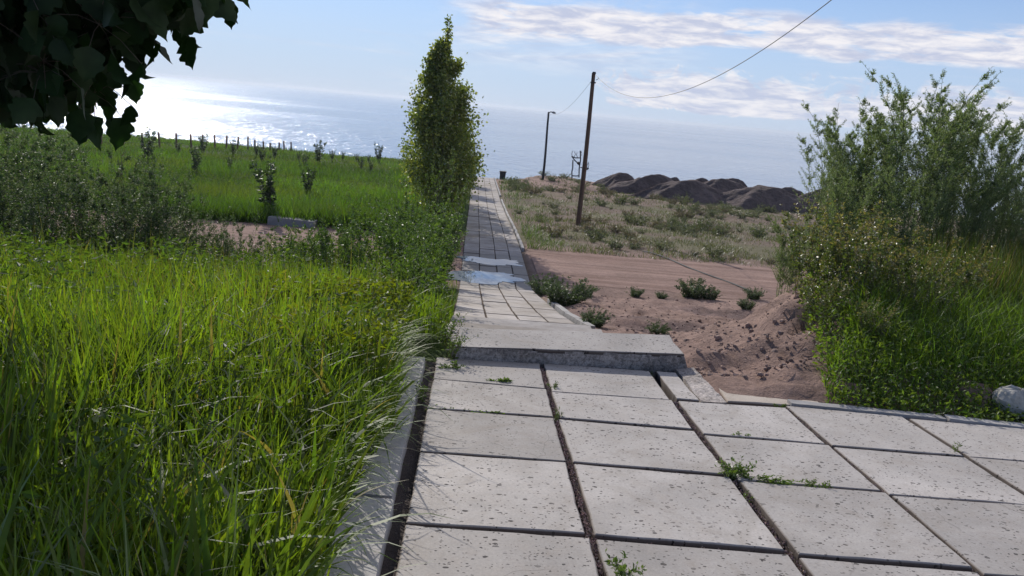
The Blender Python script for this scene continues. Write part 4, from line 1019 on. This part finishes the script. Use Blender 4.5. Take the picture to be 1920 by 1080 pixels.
# ------------------------------------------------------------------ built things
def mound(px, top, base, half, label, Yd, skew=0.):
    b = onY(px, base, Yd); tz = onY(px, top, Yd)[2]
    z0 = Tz(b[0], Yd) - .15; h = tz - z0
    rx = 1.18 * half * Yd / F_PX; ry = rx * .55
    n = 56; u = np.linspace(-1.15, 1.15, n); U, V = np.meshgrid(u, u)
    sd0 = px * .017
    r = np.sqrt((U - skew * .3 * (1 - np.abs(U))) ** 2 * 1.0 + V ** 2)
    r = r * (1 + .42 * (fbm(np.arctan2(V, U) * 1.6 + sd0, r * 1.2 + sd0, 3) - .5) * 2)
    Z = h * 1.18 * np.clip(1 - r, 0, 1)
    cap = h * (.93 + .09 * vn(U * 3 + px, V * 3)); q_ = .05 * h; Z = -np.log(np.exp(-Z / q_) + np.exp(-cap / q_)) * q_
    sd = px * .013
    Z = Z + (fbm(U * 3.5 + sd, V * 3.5 + sd) - .5) * .45 * np.clip(1.1 - r, 0, 1) + (fbm(U * 11 + sd, V * 11) - .5) * .10
    Z = Z - .3 * sst(r, .95, 1.15)
    i = np.arange(n - 1)[:, None] * n + np.arange(n - 1)[None]
    m = MB(); m.add(np.stack([U.ravel() * rx, V.ravel() * ry, Z.ravel()], 1), np.stack([i, i + 1, i + n + 1, i + n], -1).reshape(-1, 4))
    o = m.obj('earth_mound', M_MOUND, smooth=True); o.location = (b[0], Yd, z0); tag(o, label, 'mound', 'earth mounds before the lake')
for a in [(1160, 324, 345, 55, 'leftmost flat-topped earth mound on the skyline', 62.0, 0), (1225, 326, 362, 75, 'second earth mound from the left, partly behind the largest', 59.0, 0),
          (1262, 333, 350, 30, 'small mound top peeking between the second and the third', 63.0, 0), (1285, 337, 378, 92, 'large pale-ridged earth mound with a green shrub at its foot', 55.0, 0),
          (1310, 334, 358, 45, 'low mound behind the ridge of the large one', 64.0, 0), (1345, 336, 368, 85, 'elongated mound right behind the large one', 60.5, .3), (1370, 334, 360, 60, 'highest back mound of the middle group', 65.0, .2),
          (1425, 348, 388, 105, 'broad dark mound right of the largest', 54.5, .3), (1475, 350, 375, 55, 'low mound behind the broad dark one', 61.0, .3), (1545, 350, 385, 70, 'reddish mound partly hidden by the feathery bush', 58.0, 0),
          (1500, 368, 392, 60, 'low end of dark soil before the reddish mound', 55.5, 0)]:
    mound(*a)
def shrub_on_mound():
    SL = grow(.9, 30, 1.2, .0, .12, .045, [(.14, .17, .07), (.18, .19, .10)], (.12, .1, .07), 16, 1, .3, 0, .008, .2, .1, .6)
    p = at(1282, 380); p[1] = 51.5; p = onY(1282, 385, 51.5); plant('green_shrub', (p[0], 51.5, Tz(p[0], 51.5)), 'round green shrub standing before the largest earth mound', 'shrub', None, SL, M_SAGE)
shrub_on_mound()
def poles():
    x, y = 4.25, 31.5; z = Tz(x, y)
    root = empty('utility_pole', (x, y, z), 'tall bare dark pole on the slope, its foot rusty brown', 'pole')
    m = MB(); h = 3.08 - z; k = 9; t = np.linspace(0, 1, k)
    m.tube(np.c_[.02 * np.sin(t * 4), 0 * t, -.3 + t * (h + .3)], np.linspace(.105, .072, k), 10); m.obj('pole_shaft', M_WOOD, root)
    m = MB(); m.tube([(0, 0, h - .02), (0, 0, h + .05)], [.085, .06], 10); m.box((0, 0, h - .35), (.19, .19, .05)); m.obj('pole_cap', M_DARK, root)
    m = MB(); m.tube([(.09, -.04, h - .25), (.17, -.08, h - .2), (.17, -.08, h - .1)], [.012, .012, .03], 6); m.obj('insulator', M_DARK, root)
    # lamp post
    x2, y2 = onY(1018, 330, 61.)[0], 61.; z2 = Tz(x2, y2); top = onY(1030, 210, 61.)[2]
    root = empty('lamp_post', (x2, y2, z2), 'thin dark lamp post with a short head far off above the end of the path', 'lamp post')
    h2 = top - z2; m = MB(); t = np.linspace(0, 1, 8); m.tube(np.c_[.03 * np.sin(t * 5), 0 * t, -.3 + t * (h2 + .3)], np.linspace(.10, .07, 8), 8); m.obj('post', M_DARK, root)
    m = MB(); m.tube([(0, 0, h2 - .05), (.12, 0, h2 + .02), (.25, 0, h2)], .04, 6); m.obj('arm', M_DARK, root)
    m = MB(); m.tube([(.2, 0, h2), (.33, 0, h2 - .01), (.5, 0, h2 - .05)], [.05, .09, .05], 8); m.obj('lamp_head', M_GREYM, root)
    # cables
    m = MB(); P0 = np.array([4.27, 31.5]); d = np.array([6., 4.]) - P0; L = np.linalg.norm(d); d /= L; s = np.linspace(0, L, 60)
    zz = 2.15 + .0146 * (s - 7.9) ** 2 * np.where(s < 7.9, 1, .94); m.tube(np.c_[P0[0] + d[0] * s, P0[1] + d[1] * s, zz], .008, 5)
    tag(m.obj('overhead_cable', M_CABLE), 'dark cable sagging from the bare pole up to the top of the picture', 'cable')
    m = MB(); a = np.array([4.25, 31.5, 2.9]); b = np.array([x2, y2, top - .1]); t = np.linspace(0, 1, 40)[:, None]
    m.tube(a * (1 - t) + b * t - np.array([0, 0, 1]) * 4 * t * (1 - t) * .55, .006, 4); tag(m.obj('overhead_cable', M_CABLE), 'faint thin cable between the bare pole and the lamp post', 'cable')
poles()
def metal_frame():
    Y = 60.; b = onY(1080, 331, Y); z = Tz(b[0], Y); root = empty('metal_frame', (b[0], Y, z), 'thin dark upright frame with twiggy bent rods on top, beside the bare pole', 'frame')
    o = np.array([b[0], Y, z])
    def P(px, py): return onY(px, py, Y) - o
    def tb(pts, r, nm):
        m = MB(); m.tube([P(*p) for p in pts], r, 6); m.obj(nm, M_DARK, root)
    tb([(1074.2, 300), (1073.8, 315), (1072.2, 322), (1072.5, 334)], .05, 'upright')
    tb([(1088, 283), (1088.5, 300), (1086, 315), (1085.5, 333)], .05, 'upright')
    tb([(1072, 329.5), (1079, 330), (1086, 329.5)], .045, 'crossbar')
    tb([(1071.5, 293), (1079, 296), (1088, 296)], .045, 'crossbar')
    tb([(1072, 293), (1078, 301), (1084, 306), (1088, 308)], .05, 'brace')
    tb([(1083, 304), (1085, 306.5), (1087, 308)], .12, 'joint_plate')
    tb([(1088, 314), (1095, 315), (1104, 316)], .045, 'side_arm'); tb([(1104, 316), (1098, 319), (1092, 326)], .045, 'side_arm')
    for pts in [[(1073, 293), (1072, 288), (1074, 283)], [(1076, 295), (1079, 289), (1077, 284)], [(1083, 296), (1081, 290), (1082, 286)], [(1088, 288), (1090, 285), (1089, 282)], [(1088, 294), (1091, 290), (1090.5, 285)], [(1103, 315), (1104, 309), (1102.5, 303)], [(1101, 315), (1101, 309), (1103, 305)]]:
        tb(pts, .022, 'rod')
metal_frame()
def bin_():
    x, y, _ = onY(942, 334, 60.6); z = Tz(x, y); top = onY(942, 322, 60.6)[2]; h = top - z + .05
    root = empty('litter_bin', (x, y, z), 'small dark litter bin at the far end of the path', 'bin')
    m = MB(); hexa(m, [(-.19, -.19, 0), (.19, -.19, 0), (.19, .19, 0), (-.19, .19, 0)], [(-.23, -.22, h - .06), (.23, -.22, h - .06), (.23, .22, h - .06), (-.23, .22, h - .06)], amp=.002); m.obj('bin_body', M_DARK, root)
    m = MB(); m.box((0, 0, h - .03), (.52, .5, .06)); m.obj('lid', M_DARK, root)
bin_()
def fence():
    root = empty('wire_fence', (-21, 66, Tz(-21, 66)), 'wire fence of thin dark posts along the far edge of the green field', 'fence'); o = np.array([-21, 66, Tz(-21, 66)])
    pix = [(190, 265, 247), (232, 272, 252), (267, 270, 253), (300, 272, 252), (331, 277, 254), (359, 278, 256), (380, 279, 256), (403, 277, 257), (424, 277, 258), (445, 278, 260), (465, 278, 260), (478, 281, 266), (494, 283, 269), (506, 285, 272), (523, 286, 271), (533, 286, 268), (546, 288, 270)]
    tops = []; n = len(pix)
    for i, (px, pb, pt) in enumerate(pix):
        Y = np.interp(px, [190, 400, 546], [57, 66.5, 77]); b = onY(px, pb, Y); t = onY(px, pt - 4, Y); zg = Tz(b[0], Y); m = MB()
        lean = RNG.normal() * .02; P = np.array([(b[0], Y, zg - .3), (b[0] + lean, Y, (zg + t[2]) / 2), (b[0] + 2 * lean, Y, t[2])]) - o
        m.tube(P, [.075, .07, .065], 6); m.obj('fence_post', M_WOOD, root); tops.append((P[2] , P[0]))
    for f, _ in ((.9, 0), (.5, 0)):
        m = MB(); pts = np.array([lo * (1 - f) + hi * f for hi, lo in tops]); m.tube(pts, .012, 4); m.obj('wire', M_DARK, root)
fence()
def block_on_verge():
    p = at(520, 441); m = MB(); x0, x1 = -.70, .66
    hexa(m, [(x0, -.22, -.1), (x1, -.26, -.1), (x1, .26, -.1), (x0, .24, -.1)], [(x0, -.2, .21), (x1, -.22, .21), (x1, .24, .21), (x0, .22, .21)], amp=.006)
    o = m.obj('concrete_block', concrete('dark_concrete', (.30, .29, .29), False, .4, .2)); o.location = (p[0], 23.7, Tz(p[0], 23.7) + .0); o.rotation_euler = (0, R(1), R(-4)); tag(o, 'long grey concrete block lying at the field edge beyond the dirt road', 'block')
block_on_verge()
def rocks():
    p = at_slab(1850, 790); p = np.array([4.15, 5.15, 0]); m = MB()
    n = 14; th = np.linspace(0, math.pi, n); ph = np.linspace(0, 2 * math.pi, 2 * n, endpoint=False); TH, PH = np.meshgrid(th, ph, indexing='ij')
    r = .8 + .5 * fbm(TH * 1.6 + 3, np.cos(PH) * 1.6 + 5, 3) + .15 * (fbm(TH * 6, np.sin(PH) * 6, 2) - .5)
    V = np.stack([r * np.sin(TH) * np.cos(PH) * .14, r * np.sin(TH) * np.sin(PH) * .10, r * np.cos(TH) * .11], -1).reshape(-1, 3); k = 2 * n
    q = [(i * k + j, i * k + (j + 1) % k, (i + 1) * k + (j + 1) % k, (i + 1) * k + j) for i in range(n - 1) for j in range(k)]
    m.add(V, q); o = m.obj('white_stone', pbr('white_stone', (.40, .38, .34), .85, .6, 25, .2, bdist=.01)); o.location = (3.92, 5.16, Tz(3.92, 5.16) + .07); o.rotation_euler = (R(12), 0, R(-15)); tag(o, 'pale broken stone among the weeds at the right edge of the paving', 'stone')
rocks()
def clods():
    m = MB(); n = 9000; y = 5.6 + 11.9 * RNG.random(n) ** 1.6; x = 1.8 + (y * .5) * RNG.random(n)
    # 12-vertex lumps
    ph = (1 + 5 ** .5) / 2
    tm = np.array([(-1, ph, 0), (1, ph, 0), (-1, -ph, 0), (1, -ph, 0), (0, -1, ph), (0, 1, ph), (0, -1, -ph), (0, 1, -ph), (ph, 0, -1), (ph, 0, 1), (-ph, 0, -1), (-ph, 0, 1)]) / 1.9
    tr = np.array([(0, 11, 5), (0, 5, 1), (0, 1, 7), (0, 7, 10), (0, 10, 11), (1, 5, 9), (5, 11, 4), (11, 10, 2), (10, 7, 6), (7, 1, 8), (3, 9, 4), (3, 4, 2), (3, 2, 6), (3, 6, 8), (3, 8, 9), (4, 9, 5), (2, 4, 11), (6, 2, 10), (8, 6, 7), (9, 8, 1)])
    r = .004 + .022 * RNG.random(n) ** 4; V = tm[None] * r[:, None, None] * RNG.uniform(.75, 1.25, (n, 12, 1)) * RNG.uniform(.7, 1.3, (n, 1, 3)); V += np.stack([x, y, T(x, y) - r * .3], 1)[:, None]
    c = np.array([.27, .185, .155]) * RNG.uniform(.65, 1.3, (n, 1)); m.add(V.reshape(-1, 3), None, (np.arange(n)[:, None, None] * 12 + tr[None]).reshape(-1, 3), np.repeat(c, 12, 0))
    tag(m.obj('soil_clods', M_GRAVEL), 'loose reddish clods on the dug-up soil right of the path', 'soil', kind='stuff')
clods()
def ground_cable():
    a, b = at(1205, 473), at(1408, 549); t = np.linspace(0, 1, 50); P = a[None] * (1 - t[:, None]) + b[None] * t[:, None]; P[:, 0] += .05 * np.sin(t * 9)
    P[:, 2] = T(P[:, 0], P[:, 1]) + .035; m = MB(); o = P[0].copy(); m.tube(P - o, .02, 6); c = m.obj('ground_cable', M_CABLE); c.location = o
    tag(c, 'thin dark cable lying across the reddish dirt road', 'cable')
ground_cable()
puddle(.35, 18.3, .82, .62, 2.0, 'larger near puddle on the path reflecting the pale blue sky')
puddle(.62, 20.4, .80, .45, 7.0, 'narrow farther puddle on the path reflecting the sky')

def haze():
    m = MB(); m.box((0, 0, -4.5), (92000, 92000, 26), None)
    mt = bpy.data.materials.new('haze'); mt.use_nodes = True; mt.node_tree.nodes.clear(); g = N(mt.node_tree)
    v = g('VolumePrincipled', i_Color=(.80, .88, 1.0, 1)); v.inputs['Density'].default_value = 2.1e-4; v.inputs['Anisotropy'].default_value = .3
    o = g('OutputMaterial'); g.link(v.outputs[0], o.inputs['Volume'])
    tag(m.obj('haze', mt), 'thin pale haze over the lake', 'haze', kind='stuff')
haze()
